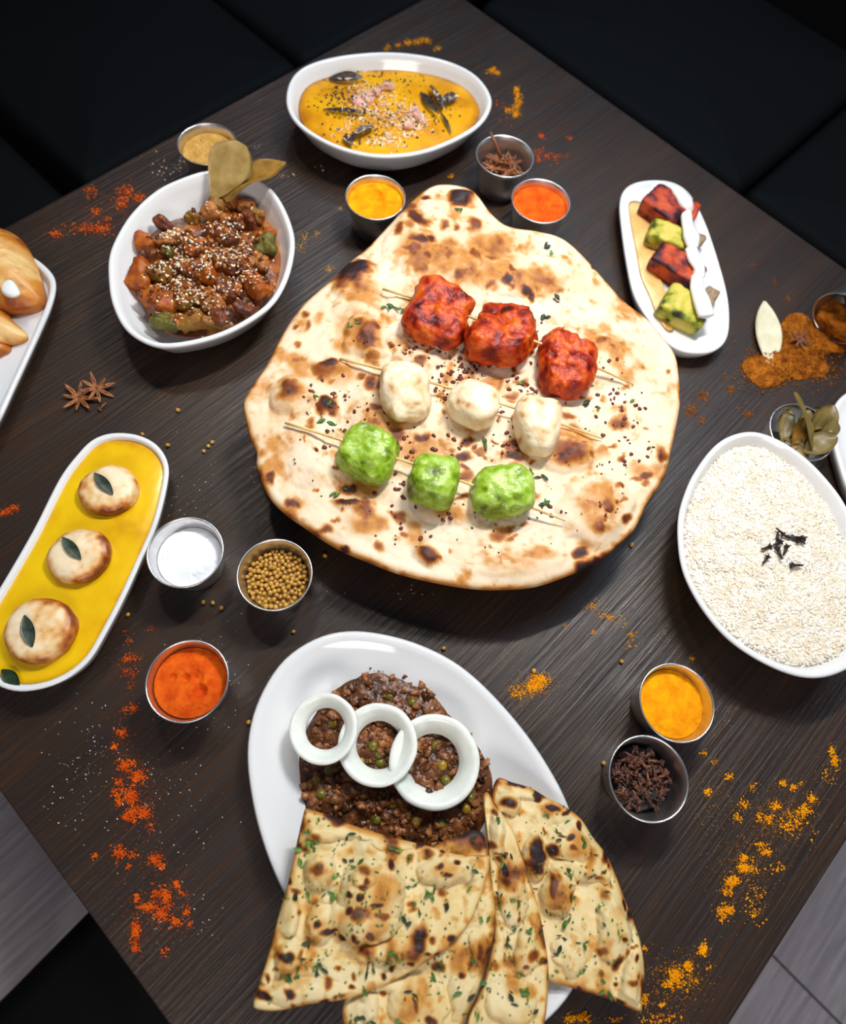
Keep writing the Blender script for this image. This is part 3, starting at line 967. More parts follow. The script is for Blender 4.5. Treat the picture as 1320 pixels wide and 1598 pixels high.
def garlic(name, label, px, zb, spots, bubbles, pts, n_small, seed, extra):
    P = np.array(px, float)
    r = random.Random(seed)
    sp = list(spots)
    for _ in range(extra):
        a, b = r.choice(px), r.choice(px)
        k = r.random()
        sp.append((a[0] * k + b[0] * (1 - k), a[1] * k + b[1] * (1 - k), r.uniform(3, 10), r.uniform(3, 8), r.uniform(.38, .66)))
    t, bV, bP = bread(name, label, px, zb, .0065, sp, bubbles, M['garlic_naan'], 360, 90, seed, .40, (), .28, wave=.004, rough=.0042, freck=.2, scorch=.58)
    herbs(t, bV, bP, pts, .0042, n_small, lambda p: True, seed)
    return t


px4 = [(775, 1216), (800, 1221), (829, 1230), (854, 1245), (884, 1260), (907, 1279), (924, 1305), (946, 1334), (961, 1367), (976, 1407), (989, 1439), (1000, 1474), (1005, 1519), (1001, 1578), (998, 1580), (981, 1573), (949, 1559), (919, 1550), (889, 1541), (859, 1531), (835, 1510), (815, 1440), (790, 1350), (768, 1260)]
sp4 = [(800, 1226, 13, 6, .85), (814, 1231, 8, 6, .8), (842, 1247, 9, 10, .9), (866, 1257, 14, 6, .88), (886, 1264, 8, 5, .9), (836, 1328, 15, 19, 1.), (830, 1346, 16, 14, .75), (788, 1256, 14, 11, .8), (863, 1330, 11, 15, .86), (887, 1305, 7, 7, .98), (875, 1300, 5, 4, .82), (907, 1292, 7, 8, .98), (941, 1340, 12, 10, .6), (941, 1362, 5, 4, .72), (862, 1381, 8, 19, .62), (888, 1400, 6, 10, .66), (968, 1410, 5, 10, .85), (977, 1426, 8, 12, .62), (956, 1500, 9, 14, .78), (986, 1496, 7, 6, .75), (980, 1530, 10, 8, .64), (957, 1535, 5, 5, .85), (930, 1520, 5, 10, .52), (935, 1478, 8, 9, .5), (870, 1395, 24, 24, .34), (1000, 1540, 6, 20, .5)]
bb4 = [(868, 1394, 29, 30, .013, .5), (890, 1315, 38, 34, .010, .5), (836, 1335, 22, 34, .010, .5), (788, 1258, 20, 18, .009, .5), (830, 1238, 60, 13, .007, .5), (955, 1440, 30, 60, .009, .5), (900, 1360, 40, 18, .007, .5), (985, 1530, 20, 44, .008, .5), (890, 1490, 26, 40, .006, .5), (930, 1340, 30, 40, .007, .5)]
garlic('bread_piece', 'rightmost wedge of charred garlic bread overhanging the near plate', px4, .026, sp4, bb4,
       [(855, 1275), (866, 1297), (873, 1312), (922, 1331), (906, 1312), (919, 1367), (940, 1392), (932, 1414), (941, 1440), (885, 1440), (877, 1463), (905, 1472), (868, 1485), (866, 1510), (905, 1520), (940, 1532), (952, 1505), (948, 1545), (960, 1455), (880, 1283), (857, 1362), (890, 1365)], 190, 21, 26)

px3 = [(760, 1236), (770, 1250), (785, 1272), (801, 1297), (812, 1327), (824, 1364), (839, 1412), (849, 1461), (856, 1511), (853, 1573), (846, 1610), (835, 1650), (790, 1660), (735, 1650), (727, 1598), (748, 1548), (763, 1501), (772, 1449), (766, 1387), (761, 1312), (754, 1250)]
sp3 = [(785, 1360, 6, 12, .9), (806, 1430, 5, 8, .6), (835, 1490, 12, 10, .55), (846, 1502, 8, 8, .65), (826, 1506, 6, 6, .6), (800, 1370, 12, 6, .45), (820, 1540, 20, 12, .3), (775, 1345, 6, 8, .6), (800, 1500, 20, 12, .35)]
garlic('bread_piece', 'narrow upright strip of garlic bread in the middle of the bread pieces', px3, .0335, sp3, [(800, 1400, 26, 44, .007, .5), (826, 1480, 22, 40, .006, .5), (776, 1300, 12, 60, .007, .6), (795, 1560, 40, 40, .006, .5)],
       [(774, 1284), (782, 1344), (794, 1330), (778, 1395), (785, 1365), (806, 1400), (807, 1445), (824, 1455), (795, 1472), (813, 1525), (760, 1538), (795, 1540), (812, 1545), (798, 1560), (820, 1552), (745, 1580), (830, 1585), (790, 1430)], 130, 22, 8)

px2 = [(610, 1380), (683, 1318), (722, 1301), (741, 1295), (757, 1308), (767, 1370), (773, 1420), (767, 1475), (747, 1540), (722, 1600), (700, 1650), (620, 1660), (545, 1650), (536, 1600), (536, 1562), (560, 1490)]
sp2 = [(724, 1515, 8, 6, .72), (745, 1486, 8, 16, .55), (648, 1568, 6, 12, .55), (684, 1512, 12, 12, .7), (628, 1560, 4, 6, .5), (742, 1325, 14, 9, .55), (668, 1590, 8, 8, .6), (590, 1555, 8, 6, .6)]
garlic('bread_piece', 'garlic bread wedge tucked beneath the large front bread piece', px2, .041, sp2, [(650, 1565, 50, 40, .006, .5), (745, 1490, 16, 34, .007, .5), (565, 1585, 24, 34, .006, .5), (590, 1540, 50, 14, .004, .5), (715, 1560, 22, 40, .006, .5)],
       [(685, 1510), (690, 1520), (718, 1548), (730, 1560), (716, 1585), (680, 1535), (620, 1590), (575, 1585), (552, 1592), (570, 1590), (745, 1500), (750, 1430), (758, 1440), (736, 1312), (752, 1400), (640, 1540)], 150, 23, 8)

px1 = [(478, 1262), (500, 1268), (525, 1278), (568, 1294), (622, 1309), (671, 1321), (713, 1333), (762, 1335), (765, 1340), (762, 1360), (750, 1400), (735, 1436), (707, 1472), (668, 1500), (616, 1530), (574, 1548), (535, 1560), (483, 1567), (435, 1577), (402, 1575), (395, 1566), (403, 1539), (419, 1488), (435, 1427), (450, 1375), (465, 1306), (474, 1268)]
sp1 = [(539, 1392, 8, 7, .92), (562, 1394, 9, 9, .98), (590, 1412, 11, 5, .92), (541, 1418, 10, 9, .78), (562, 1427, 24, 14, .5), (501, 1442, 9, 9, .82), (513, 1457, 12, 7, .82), (447, 1488, 12, 10, 1.), (447, 1545, 9, 9, .92), (407, 1557, 13, 9, 1.), (413, 1524, 6, 9, .8), (613, 1513, 8, 8, .95), (594, 1528, 6, 7, .95), (674, 1466, 6, 8, .6), (701, 1457, 6, 8, .78), (613, 1348, 6, 10, .82), (691, 1354, 6, 6, .82), (716, 1348, 8, 6, .88), (701, 1369, 6, 5, .7), (689, 1331, 5, 5, .92), (494, 1353, 13, 12, .56), (567, 1350, 15, 10, .54), (531, 1288, 13, 8, .52), (510, 1533, 8, 11, .6), (557, 1530, 5, 10, .6), (668, 1334, 10, 8, .5), (531, 1468, 8, 5, .85), (553, 1460, 6, 6, .8), (580, 1457, 8, 8, .7), (640, 1505, 5, 5, .8), (666, 1490, 5, 5, .8), (430, 1508, 8, 7, .66), (553, 1548, 6, 4, .8), (604, 1500, 10, 9, .45), (500, 1560, 10, 6, .6), (690, 1395, 9, 8, .5), (600, 1430, 14, 8, .55)]
bb1 = [(494, 1357, 24, 26, .010, .5), (574, 1395, 52, 66, .012, .5), (565, 1436, 62, 36, .012, .45), (500, 1440, 26, 34, .008, .5), (568, 1365, 34, 26, .014, .6), (612, 1395, 20, 50, .010, .5), (700, 1360, 44, 26, .008, .5), (447, 1492, 22, 26, .008, .5), (530, 1300, 66, 14, .006, .5), (640, 1312, 60, 14, .005, .5), (470, 1550, 70, 22, .006, .5), (640, 1490, 80, 24, .007, .5), (445, 1420, 16, 40, .007, .5)]
garlic('bread_piece', 'largest square-cut garlic bread piece at the front of the near plate', px1, .0485, sp1, bb1,
       [(485, 1311), (488, 1323), (474, 1328), (470, 1356), (486, 1300), (520, 1352), (516, 1370), (482, 1420), (480, 1405), (462, 1403), (508, 1392), (668, 1392), (672, 1398), (700, 1413), (645, 1420), (650, 1378), (640, 1386), (630, 1445), (588, 1440), (737, 1384), (733, 1354), (485, 1470), (492, 1505), (500, 1510), (484, 1512), (452, 1520), (463, 1517), (578, 1506), (572, 1510), (615, 1482), (545, 1302), (612, 1328), (637, 1336), (545, 1345), (606, 1462), (655, 1430), (555, 1350), (520, 1390), (470, 1490), (570, 1540), (604, 1500)], 330, 24, 30)


# ------------------------------------------------------------------ kebab skewers on the round bread
def on_bread(x, y):
    return top_of(nV, nP, x, y)[2] - TZ


def chunk(t, cx, cy, wpx, hpx, hz, rot, mat, seed, e=3.2, taper=0., amp=.0035, n=34):
    z0 = on_bread(cx, cy)
    zc = z0 + hz * .8
    k = mpp(cx, cy, zc)
    cen = T(cx, cy, zc)
    # the visible box mixes the top with the side; shrink the depth a little
    V, F = blob((0, 0, 0), (wpx * k * .455, hpx * k * .425, hz), None, e, n, 0, 75, seed, 4, taper)
    nrm = V / np.linalg.norm(V, axis=1)[:, None]
    Q = V + seed * 3.1
    big = fbm(Q, 38, 2, seed)
    mid = 1 - 2.2 * np.abs(fbm(Q, 85, 3, seed + 9))
    fin = fbm(Q, 260, 3, seed + 17)
    V = V + nrm * (amp * ((2.6 if 'cream' in mat.name else 1.8) * big + (.45 if 'red' in mat.name else .22) * mid) + amp * .2 * fin)[:, None]
    pr = np.random.default_rng(seed).uniform(-1, 1, (130, 3)) * V.std(0) * 1.9
    dm = np.sqrt(((V[:, None, :] - pr[None]) ** 2).sum(2)).min(1)
    lump = np.clip(1 - dm / .0075, 0, 1)
    lump = lump * (1. if 'red' in mat.name else .12)
    V = V + nrm * (amp * .6 * lump)[:, None]
    V = V @ rotm(rot, .16 * math.sin(seed * 2.1), .16 * math.cos(seed * 1.7)).T + cen
    tone = .30 - .35 * mid + .55 * np.abs(fbm(Q, 60, 3, seed + 5)) * 2 - .25 * fin
    # browned along the corners
    ax = np.sort(np.abs(nrm), axis=1)
    tone = tone + .45 * sstep(.52, .72, ax[:, 1]) * (.5 + big)
    tone = tone - .35 * lump + .1
    if 'cream' in mat.name:
        tone = tone * .80 - .12
    return mk('kebab_chunk', (V, F), mat, t, attr={'tone': np.clip(tone, 0, 1)})


def skewer2(label, a, b, chunks, mat, lift):
    za, zb = on_bread(*a) + .004, on_bread(*b) + .003
    p, q = T(*a, za), T(*b, zb)
    t = thing('kebab_skewer', label, 'kebab', ((p + q) / 2 - np.array([0, 0, .004])), 'kebab skewers on the round bread')
    mid = (p + q) / 2 + np.array([0, 0, lift])
    P = [(1 - s) ** 2 * p + 2 * s * (1 - s) * mid + s * s * q for s in np.linspace(0, 1, 15)]
    mk('stick', tube(P, [.0012] * 13 + [.0010, .0004], 10), M['bamboo'], t)
    for c in chunks:
        chunk(t, c[0], c[1], c[2], c[3], c[4], c[5], mat, c[6], c[7], c[8], c[9])


skewer2('bamboo skewer with three bright red chunks, farthest on the flatbread', (597, 451), (988, 600),
        [(687, 490, 92, 106, .016, -.15, 1, 3.2, .0, .0042), (784, 522, 90, 108, .016, -.2, 2, 3.6, .0, .0042), (884, 568, 76, 108, .016, -.1, 3, 3.4, .22, .004)], M['red_chunk'], .016)
skewer2('bamboo skewer with three pale cream chunks, middle of the flatbread', (530, 560), (940, 685),
        [(632, 617, 70, 104, .013, .30, 4, 3.2, .36, .003), (738, 631, 78, 84, .015, -.3, 5, 2.8, .0, .0026), (839, 664, 68, 100, .015, .1, 6, 3.2, .15, .0025)], M['cream_chunk'], .014)
skewer2('bamboo skewer with three bright green chunks, nearest on the flatbread', (445, 660), (882, 813),
        [(573, 706, 94, 96, .017, -.2, 7, 3.6, .0, .0042), (677, 749, 80, 94, .017, -.05, 8, 3.4, .0, .0038), (783, 765, 92, 84, .015, .25, 9, 3.2, .0, .0036)], M['green_chunk'], .014)

# ------------------------------------------------------------------ onion rings and peas on the minced meat
for i, (x, y, rp, z, tx, lab) in enumerate([(677, 1188, 75, .0245, .02, 'largest white onion ring, rightmost on the minced meat'),
                                            (590, 1162, 66, .0290, -.13, 'middle white onion ring interlocked between two others'),
                                            (506, 1137, 57, .0330, -.13, 'smallest white onion ring, leftmost on the minced meat')]):
    c = T(x, y, z)
    r = rp * mpp(x, y, z) * .97
    prof = [(.62, -.20), (.68, -.23), (.76, -.19), (.92, .02), (1.0, .13), (.985, .19), (.91, .205), (.84, .17), (.70, .02), (.58, -.14), (.58, -.19), (.62, -.20)]
    rings = lathe([(r * p_, r * q_) for p_, q_ in prof], 72)
    V, F = loft(rings, False, False)
    V = V * np.array([1, 1, 1]) + np.array([.0006, .0006, .0004]) * fbm(V, 70, 2, i)[:, None]
    mk('onion_ring', (V @ rotm(0, .03, tx).T + c, F), M['onion_white'], label=lab, cat='onion', group='onion rings on the minced meat')

def pea_where(x, y):
    for cx_, cy_, rr_, w_ in ((518, 1141, 34, 'inside the smallest onion ring'), (583, 1172, 42, 'inside the middle onion ring'), (677, 1188, 52, 'inside the largest onion ring')):
        if math.hypot(x - cx_, y - cy_) < rr_:
            return w_ + ' on the minced meat'
    return 'in the minced meat ' + ('beyond the onion rings' if y < 1120 else 'left of the rings' if x < 530 else 'between the rings and the bread')


pea_me = [mesh_data('green_pea', *blob((0, 0, 0), (.0042, .0042, .0039), n=5, amp=.0003, freq=200, seed=s), M['pea'] if s else M['pea_yellow']) for s in (0, 1, 2)]
for i, (x, y) in enumerate([(518, 1130), (583, 1164), (591, 1177), (562, 1190), (642, 1097), (609, 1086), (494, 1218), (515, 1202), (592, 1240), (612, 1254), (586, 1278), (680, 1165), (690, 1195), (688, 1288), (735, 1245), (726, 1262), (696, 1218), (566, 1208), (614, 1047), (594, 1191), (500, 1240), (650, 1280)]):
    j = np.argmin(np.sum((PX(keema_V) - np.array([x, y])) ** 2, 1))
    o = bpy.data.objects.new('green_pea', pea_me[i % 3])
    C.objects.link(o)
    o.location = keema_V[j] + np.array([0, 0, -.0013])
    setp(o, 'dull green pea %s' % pea_where(x, y), 'pea', 'peas in the minced meat')

# ------------------------------------------------------------------ scallops in the yellow sauce
for i, (x, y, rp, lab) in enumerate([(168, 760, 42, 'farthest seared scallop in the yellow sauce, with a curry leaf'), (123, 862, 46, 'middle seared scallop in the yellow sauce, with a curry leaf'), (62, 978, 53, 'nearest and largest seared scallop in the yellow sauce')]):
    zt = .0365
    c = T(x, y + 4, zt - .004)
    r = rp * mpp(x, y, zt)
    D, F = cubesphere(20)
    V, F = blob((0, 0, 0), (r * 1.02, r * .98, .0095), None, 3.0, 24, .0022, 55, 30 + i, 3, disc=True)
    side = np.clip(np.hypot(V[:, 0], V[:, 1]) / r, 0, 1.1)
    tone = .10 + .8 * fbm(V, 60, 4, 40 + i) + .65 * sstep(.66, 1.0, side) + .25 * fbm(V, 250, 2, 44 + i)
    mk('scallop', (V + c + np.array([0, 0, -.003]), F), M['scallop'], label=lab, cat='scallop', group='scallops in the yellow sauce', attr={'tone': np.clip(tone, 0, 1)})
for (a, b, wd, lab) in [((147, 738), (176, 771), .009, 'dark curry leaf on the farthest scallop'), ((97, 838), (126, 873), .0085, 'dark curry leaf on the middle scallop'), ((38, 960), (50, 1010), .010, 'dark curry leaf on the nearest scallop')]:
    p, q = T(*a, .0400), T(*b, .0400)
    mk('curry_leaf', orient(leaf_shape(np.linalg.norm(q - p), wd, .03, .18, 14, 6, .0005, blunt=.75), p, q), M['curry_leaf'], label=lab, cat='leaf', group='curry leaves on the scallops')
p, q = T(2, 1045, .0272), T(30, 1070, .0272)
mk('curry_leaf', orient(leaf_shape(np.linalg.norm(q - p), .010, .04, .1), p, q), M['herb_dark'], label='dark leaf half sunk at the near end of the yellow sauce', cat='leaf')

# ------------------------------------------------------------------ far curry toppings
for (a, b, wd, z1, z2, rl, lab) in [((513, 124), (566, 120), .0105, .0385, .043, .5, 'dark curled leaf at the far left of the orange curry'),
                                ((546, 218), (584, 198), .013, .0385, .042, -.3, 'dark curled leaf near the front of the orange curry'),
                                ((538, 210), (549, 226), .010, .0385, .040, .2, 'small dark leaf at the front left of the orange curry'),
                                ((656, 146), (684, 176), .0085, .0385, .044, .5, 'left leaf of the dark leaf cluster on the orange curry'),
                                ((671, 134), (690, 172), .010, .043, .041, -.4, 'middle leaf of the dark leaf cluster on the orange curry'),
                                ((688, 160), (713, 150), .011, .040, .043, .4, 'right leaf of the dark leaf cluster on the orange curry'),
                                ((688, 176), (704, 208), .0035, .040, .0385, 0, 'thin dark leaf stalk trailing toward the curry bowl rim'),
                                ((504, 171), (572, 178), .0045, .0385, .040, .2, 'thin dark curled stalk across the left of the orange curry')]:
    p, q = T(*a, z1), T(*b, z2)
    mk('curry_leaf', orient(leaf_shape(np.linalg.norm(q - p), wd, .22, .4, 12, 6, .0006, wav=.06, blunt=.6), p, q, rl), M['dark_leaf'], label=lab, cat='leaf')
for i, (x, y, s, lab) in enumerate([(562, 158, 15, 'pinkest onion piece left of the middle of the curry'), (576, 152, 14, 'pale pink onion piece touching the pinkest one'), (606, 133, 12, 'pink onion piece at the back of the curry'), (600, 136, 9, 'small purple onion bit at the back of the curry'), (645, 172, 11, 'pink onion piece left of the dark leaf cluster'), (654, 182, 12, 'pink onion piece below the dark leaf cluster'), (640, 196, 10, 'pink onion piece at the front right of the curry'), (588, 143, 10, 'pale onion piece in the middle of the curry')]):
    c = T(x, y, .040)
    k = s * mpp(x, y, .04)
    mk('onion_piece', blob(c, (k * .8, k * .5, .003), rotm(i * 1.1, .3, .25), 3, 8, .0025, 120, 50 + i), M['onion_pink'], label=lab, cat='onion', group='onion pieces on the orange curry')
LAi = inset(LA, .025)
cA = centroid(LA)
surfA = .0385


def px_scatter(cl, z, smin, smax, tmpl, zj=.0008, flat=False, seed=0):
    """clusters (x, y, rx, ry, n) in pixels -> scattered template copies"""
    r = np.random.default_rng(seed + 100)
    pos, k = [], []
    for (x, y, rx, ry, n) in cl:
        for _ in range(n):
            a, b = r.normal(0, .5, 2)
            q = T(x + a * rx, y + b * ry, z)
            if z < .002 and max(abs((q[:2] - TC) @ ex), abs((q[:2] - TC) @ ey)) > TH - .004:
                continue          # fell past the edge of the table
            pos.append(q + np.array([0, 0, r.uniform(0, zj)]))
    pos = np.array(pos)
    n = len(pos)
    rots = np.array([rotm(r.uniform(0, 6.3), r.normal(0, .15 if flat else .6), r.normal(0, .15 if flat else .6)) for _ in range(n)])
    sc = smin + (smax - smin) * r.uniform(0, 1, n) ** 2.2
    return scatter(tmpl[0], tmpl[1], pos, rots, sc)


def drop_scatter(cl, smin, smax, tmpl, ok, zj=0., tilt=.2, seed=0, sink=0.):
    """like px_scatter, but each copy is dropped onto the surface below it; ok: names of the surfaces that may carry it"""
    r = np.random.default_rng(seed + 100)
    bpy.context.view_layer.update()
    dg = bpy.context.evaluated_depsgraph_get()
    pos, nn = [], []
    for (x, y, rx, ry, n) in cl:
        for _ in range(n):
            a, b = r.normal(0, .5, 2)
            p = T(x + a * rx, y + b * ry, .042)
            hit, loc, nor, idx, ob, mtx = S.ray_cast(dg, Vector((p[0], p[1], TZ + .3)), Vector((0, 0, -1)))
            if hit and ob.name.split('.')[0] in ok:
                pos.append(np.array(loc) + np.array([0, 0, r.uniform(0, zj) - sink]))
                nn.append(nor)
    n = len(pos)
    rots = np.array([np.array(Vector((0, 0, 1)).rotation_difference(q).to_matrix()) @ rotm(r.uniform(0, 6.3), r.normal(0, tilt), r.normal(0, tilt)) for q in nn])
    sc = smin + (smax - smin) * r.uniform(0, 1, n) ** 2.2
    return scatter(tmpl[0], tmpl[1], np.array(pos), rots, sc)


SHRED = blob((0, 0, 0), (1., .22, .14), n=2, amp=.2, freq=1.5, seed=1)
GRAIN = blob((0, 0, 0), (1, .9, .7), n=1, amp=.25, freq=1.3, seed=3)
LUMP = blob((0, 0, 0), (1, .85, .5), n=2, amp=.5, freq=1.6, seed=9)
mk('coconut_shreds', drop_scatter([(575, 135, 36, 14, 60), (620, 180, 50, 24, 150), (600, 212, 44, 14, 100), (550, 205, 34, 16, 50), (550, 102, 30, 8, 40), (645, 190, 26, 20, 90), (560, 160, 50, 26, 90), (694, 155, 16, 12, 30), (590, 160, 50, 30, 120)], .0012, .0052, SHRED, ('curry', 'onion_piece', 'curry_leaf'), .0016, .35, 1), M['shred'], label='cream coconut shreds strewn over the orange curry', cat='garnish', kind='stuff')
mk('mustard_seeds', drop_scatter([(560, 155, 80, 40, 200), (600, 120, 70, 24, 80), (530, 150, 30, 30, 120), (650, 170, 60, 36, 100), (545, 172, 40, 8, 90), (600, 190, 80, 40, 120), (570, 205, 40, 20, 80), (690, 165, 24, 24, 80)], .0005, .0018, LUMP, ('curry', 'onion_piece', 'curry_leaf', 'coconut_shreds'), .0004, .2, 2), M['nigella'], label='black mustard seeds speckling the orange curry', cat='seed', kind='stuff')

# ------------------------------------------------------------------ stew pieces, bay leaves, sesame
r = random.Random(41)


def spot9(x, y, mx, my, dx, dy):
    a = 'left' if x < mx - dx else 'right' if x > mx + dx else ''
    b = 'far' if y < my - dy else 'near' if y > my + dy else ''
    return ('at the ' + (b + ' ' + a).strip() + ' side') if a or b else 'in the middle'


veg = [(258, 352, 24, 14, 2), (300, 342, 22, 15, 1), (330, 333, 22, 18, 3), (345, 322, 26, 18, 1), (360, 312, 20, 14, 3), (385, 322, 24, 14, 3), (402, 336, 24, 16, 1), (390, 347, 20, 12, 2), (270, 372, 44, 14, 3), (228, 378, 24, 22, 0), (232, 398, 22, 18, 2), (222, 430, 36, 46, 0), (248, 425, 22, 30, 1), (262, 396, 16, 16, 4), (310, 384, 38, 26, 0), (345, 372, 40, 24, 2), (414, 382, 28, 34, 4), (418, 372, 20, 16, 0), (360, 410, 44, 30, 2), (320, 432, 26, 20, 0), (290, 420, 40, 26, 2), (398, 444, 48, 26, 0), (362, 455, 34, 20, 2), (258, 470, 46, 26, 0), (298, 470, 36, 20, 1), (330, 475, 34, 22, 3), (262, 502, 40, 26, 4), (300, 504, 40, 18, 1), (335, 505, 40, 14, 1), (380, 480, 30, 18, 2), (238, 460, 26, 24, 0), (402, 408, 28, 20, 3), (372, 352, 22, 16, 2), (345, 500, 24, 16, 2)]
LSc = centroid(LS)
for i, (x, y, wd, ht, m) in enumerate(veg):
    z = .037 + r.uniform(0, .004) if (abs(x - 320) < 90 and abs(y - 410) < 85) else .035
    c = T(x, y, z + .002)
    k = mpp(x, y, z)
    cols = ('orange', 'olive', 'dark brown', 'amber', 'dark green')
    mk('vegetable_piece', blob(c, (wd * k * .5, ht * k * .5, .006 + r.uniform(0, .003)), rotm(r.uniform(-.6, .6), r.uniform(-.4, .4), r.uniform(-.4, .4)), 3.8, 14, .0075, 85, 60 + i, 4), VEG[m],
       label='%s vegetable chunk %s in the stew bowl' % (cols[m], spot9(x, y, 320, 415, 45, 40)), cat='vegetable', group='%s vegetable chunks in the stew' % cols[m])
sv, sf = drop_scatter([(300, 400, 90, 70, 420), (350, 440, 80, 60, 300), (280, 460, 60, 50, 160), (370, 370, 60, 50, 220), (400, 420, 40, 50, 120)], .0010, .0042, LUMP, ('vegetable_stew', 'vegetable_piece'), 0, .5, 7, .0004)
mk('sauce_bits', (sv, sf), M['stew'], label='chopped brown bits coating the vegetables in the stew bowl', cat='stew', kind='stuff', attr={'tone': np.repeat(np.random.default_rng(5).uniform(0, .95, len(sv) // len(LUMP[0])), len(LUMP[0]))})
mk('sesame_seeds', drop_scatter([(290, 400, 50, 40, 130), (268, 430, 30, 26, 90), (300, 470, 50, 30, 110), (360, 390, 40, 50, 130), (340, 350, 50, 30, 60), (270, 375, 40, 14, 50), (380, 430, 40, 50, 60), (330, 430, 60, 60, 80)], .0010, .0019, blob((0, 0, 0), (1, .62, .4), n=2), ('vegetable_stew', 'vegetable_piece', 'sauce_bits'), .0003, .2, 3, -.0003), M['sesame'], label='white sesame seeds sprinkled over the left stew bowl', cat='seed', kind='stuff')
p, q = T(333, 308, .045), T(378, 224, .076)
mk('bay_leaf', orient(leaf_shape(np.linalg.norm(q - p), .048, .06, .10, 16, 8, .0006, blunt=.5, wav=.03, skew=1.5), p, q, .1), M['bay_tan'], label='broad tan bay leaf standing upright in the stew bowl', cat='leaf')
p, q = T(350, 310, .045), T(446, 254, .066)
mk('bay_leaf', orient(leaf_shape(np.linalg.norm(q - p), .038, .22, .15, 16, 8, .0006, blunt=.42, wav=.06), p, q, -.3), M['bay_brown'], label='curled brown bay leaf pointing right over the stew bowl rim', cat='leaf')

# ------------------------------------------------------------------ cubes on the small oblong plate
zt = .0165


def cube(x, y, wp, hp, hz, rot, mat, seed, lab, e=9.):
    k = mpp(x, y, zt + hz)
    c = T(x, y, zt + hz * 1.05)
    V, F = blob(c, (wp * k * .47, hp * k * .47, hz), rotm(rot, .1, .05), e, 20, .0022, 130, seed, 4)
    D = cubesphere(20)[0]
    ed = sstep(.5, .66, np.sort(np.abs(D), axis=1)[:, 1])
    mk('tikka_cube', (V, F), mat, label=lab, cat='kebab', attr={'tone': np.clip(.30 + 1.1 * fbm(V, 110, 4, seed) + .38 * ed * (1 + 1.5 * fbm(V, 50, 2, seed + 3)), 0, 1)} if 'cube' in mat.name else None)


cube(1034, 326, 54, 42, .012, -.55, M['paneer_red'], 71, 'charred dark red cube at the far end of the oblong plate')
cube(1073, 334, 22, 34, .009, -.35, M['paneer_red'], 72, 'small dark red piece right of the farthest cube')
cube(1040, 372, 56, 34, .010, -.2, M['paneer_green'], 73, 'yellow-green charred cube second from the far end')
cube(1078, 380, 26, 30, .008, -.5, M['paneer_grey'], 74, 'greyish piece beside the yellow-green cube')
cube(1055, 419, 74, 38, .011, -.45, M['paneer_red'], 75, 'orange-red cube third along the oblong plate')
cube(1066, 483, 66, 50, .010, -.35, M['paneer_green'], 76, 'yellow cube with charred edges nearest on the oblong plate')
cube(1104, 468, 20, 30, .008, -.35, M['paneer_grey'], 77, 'brownish piece beside the nearest yellow cube')


def smear(name, px, z, th, mat, lab, cat, n=90, amp=.0006, seed=0, sm=1):
    L = rim_loop(px, z, n, sm)
    V, F, nn, rad = sheet(L, 0, z, amp, 70, th * .5, nr=14, seed=seed, nang=n, thick=th, edge=th * .7)
    return mk(name, (V, F), mat, label=lab, cat=cat)


smear('peach_sauce', [(982, 314), (1000, 314), (1014, 330), (1018, 360), (1026, 400), (1034, 440), (1044, 470), (1050, 500), (1052, 518), (1040, 516), (1026, 494), (1014, 462), (1000, 430), (994, 396), (986, 356), (982, 330)], .0182, .0012, M['peach_sauce'], 'peach sauce smeared down the left of the oblong plate', 'sauce', seed=4)


def ribbon(px, zs, wd, mat, lab, seed=0):
    P = np.array([T(x, y, z) for (x, y), z in zip(px, zs)])
    Q = []
    for i in range(len(P) - 1):
        for s in np.linspace(0, 1, 8, endpoint=False):
            Q.append(P[i] * (1 - s) + P[i + 1] * s)
    Q.append(P[-1])
    Q = np.array(Q)
    for _ in range(6):
        Q[1:-1] = .25 * Q[:-2] + .5 * Q[1:-1] + .25 * Q[2:]
    n = len(Q)
    wv = wd * (.85 + .22 * vnoise(np.column_stack([np.arange(n) * .12, np.full(n, seed), np.zeros(n)]), seed))
    wv[0] *= .3
    wv[-1] *= .3
    V, F = tube(Q, list(wv), 10)
    return V, F


V1 = []
for pts_, zs_, wd_ in (([(1046, 300), (1058, 306), (1066, 320), (1067, 340)], [.034, .040, .037, .024], .0085), ([(1064, 338), (1070, 358), (1076, 372), (1076, 396)], [.024, .036, .037, .030], .0095),
                       ([(1074, 396), (1080, 408), (1088, 422), (1084, 440)], [.032, .038, .037, .026], .0095), ([(1082, 440), (1084, 456), (1092, 476), (1098, 502)], [.028, .036, .037, .034], .0095)):
    v_, f_ = ribbon(pts_, zs_, wd_, None, '', len(V1))
    m_ = v_[:, 2].mean()
    v_[:, 2] = m_ + (v_[:, 2] - m_) * .6 + .0055
    V1.append((v_, f_))
mk('cream_drizzle', join(V1), M['cream_sauce'], label='white cream drizzled across the row of charred cubes', cat='sauce')

# ------------------------------------------------------------------ fried pastries
def pastry(px, z, hgt, mat, lab, seed, ridge=1.3):
    L = rim_loop(px, z, 120, 1)
    V, F, n, rad = sheet(L, 0, z, .0042, 48, hgt, nr=50, seed=seed, nang=200, thick=z - .0135, edge=.003)
    mk('samosa', (V, F), mat, label=lab, cat='pastry', group='fried pastries on the left plate', attr={'tone': np.clip(.38 + 1.1 * n + .3 * sstep(.7, 1, rad), 0, 1)})


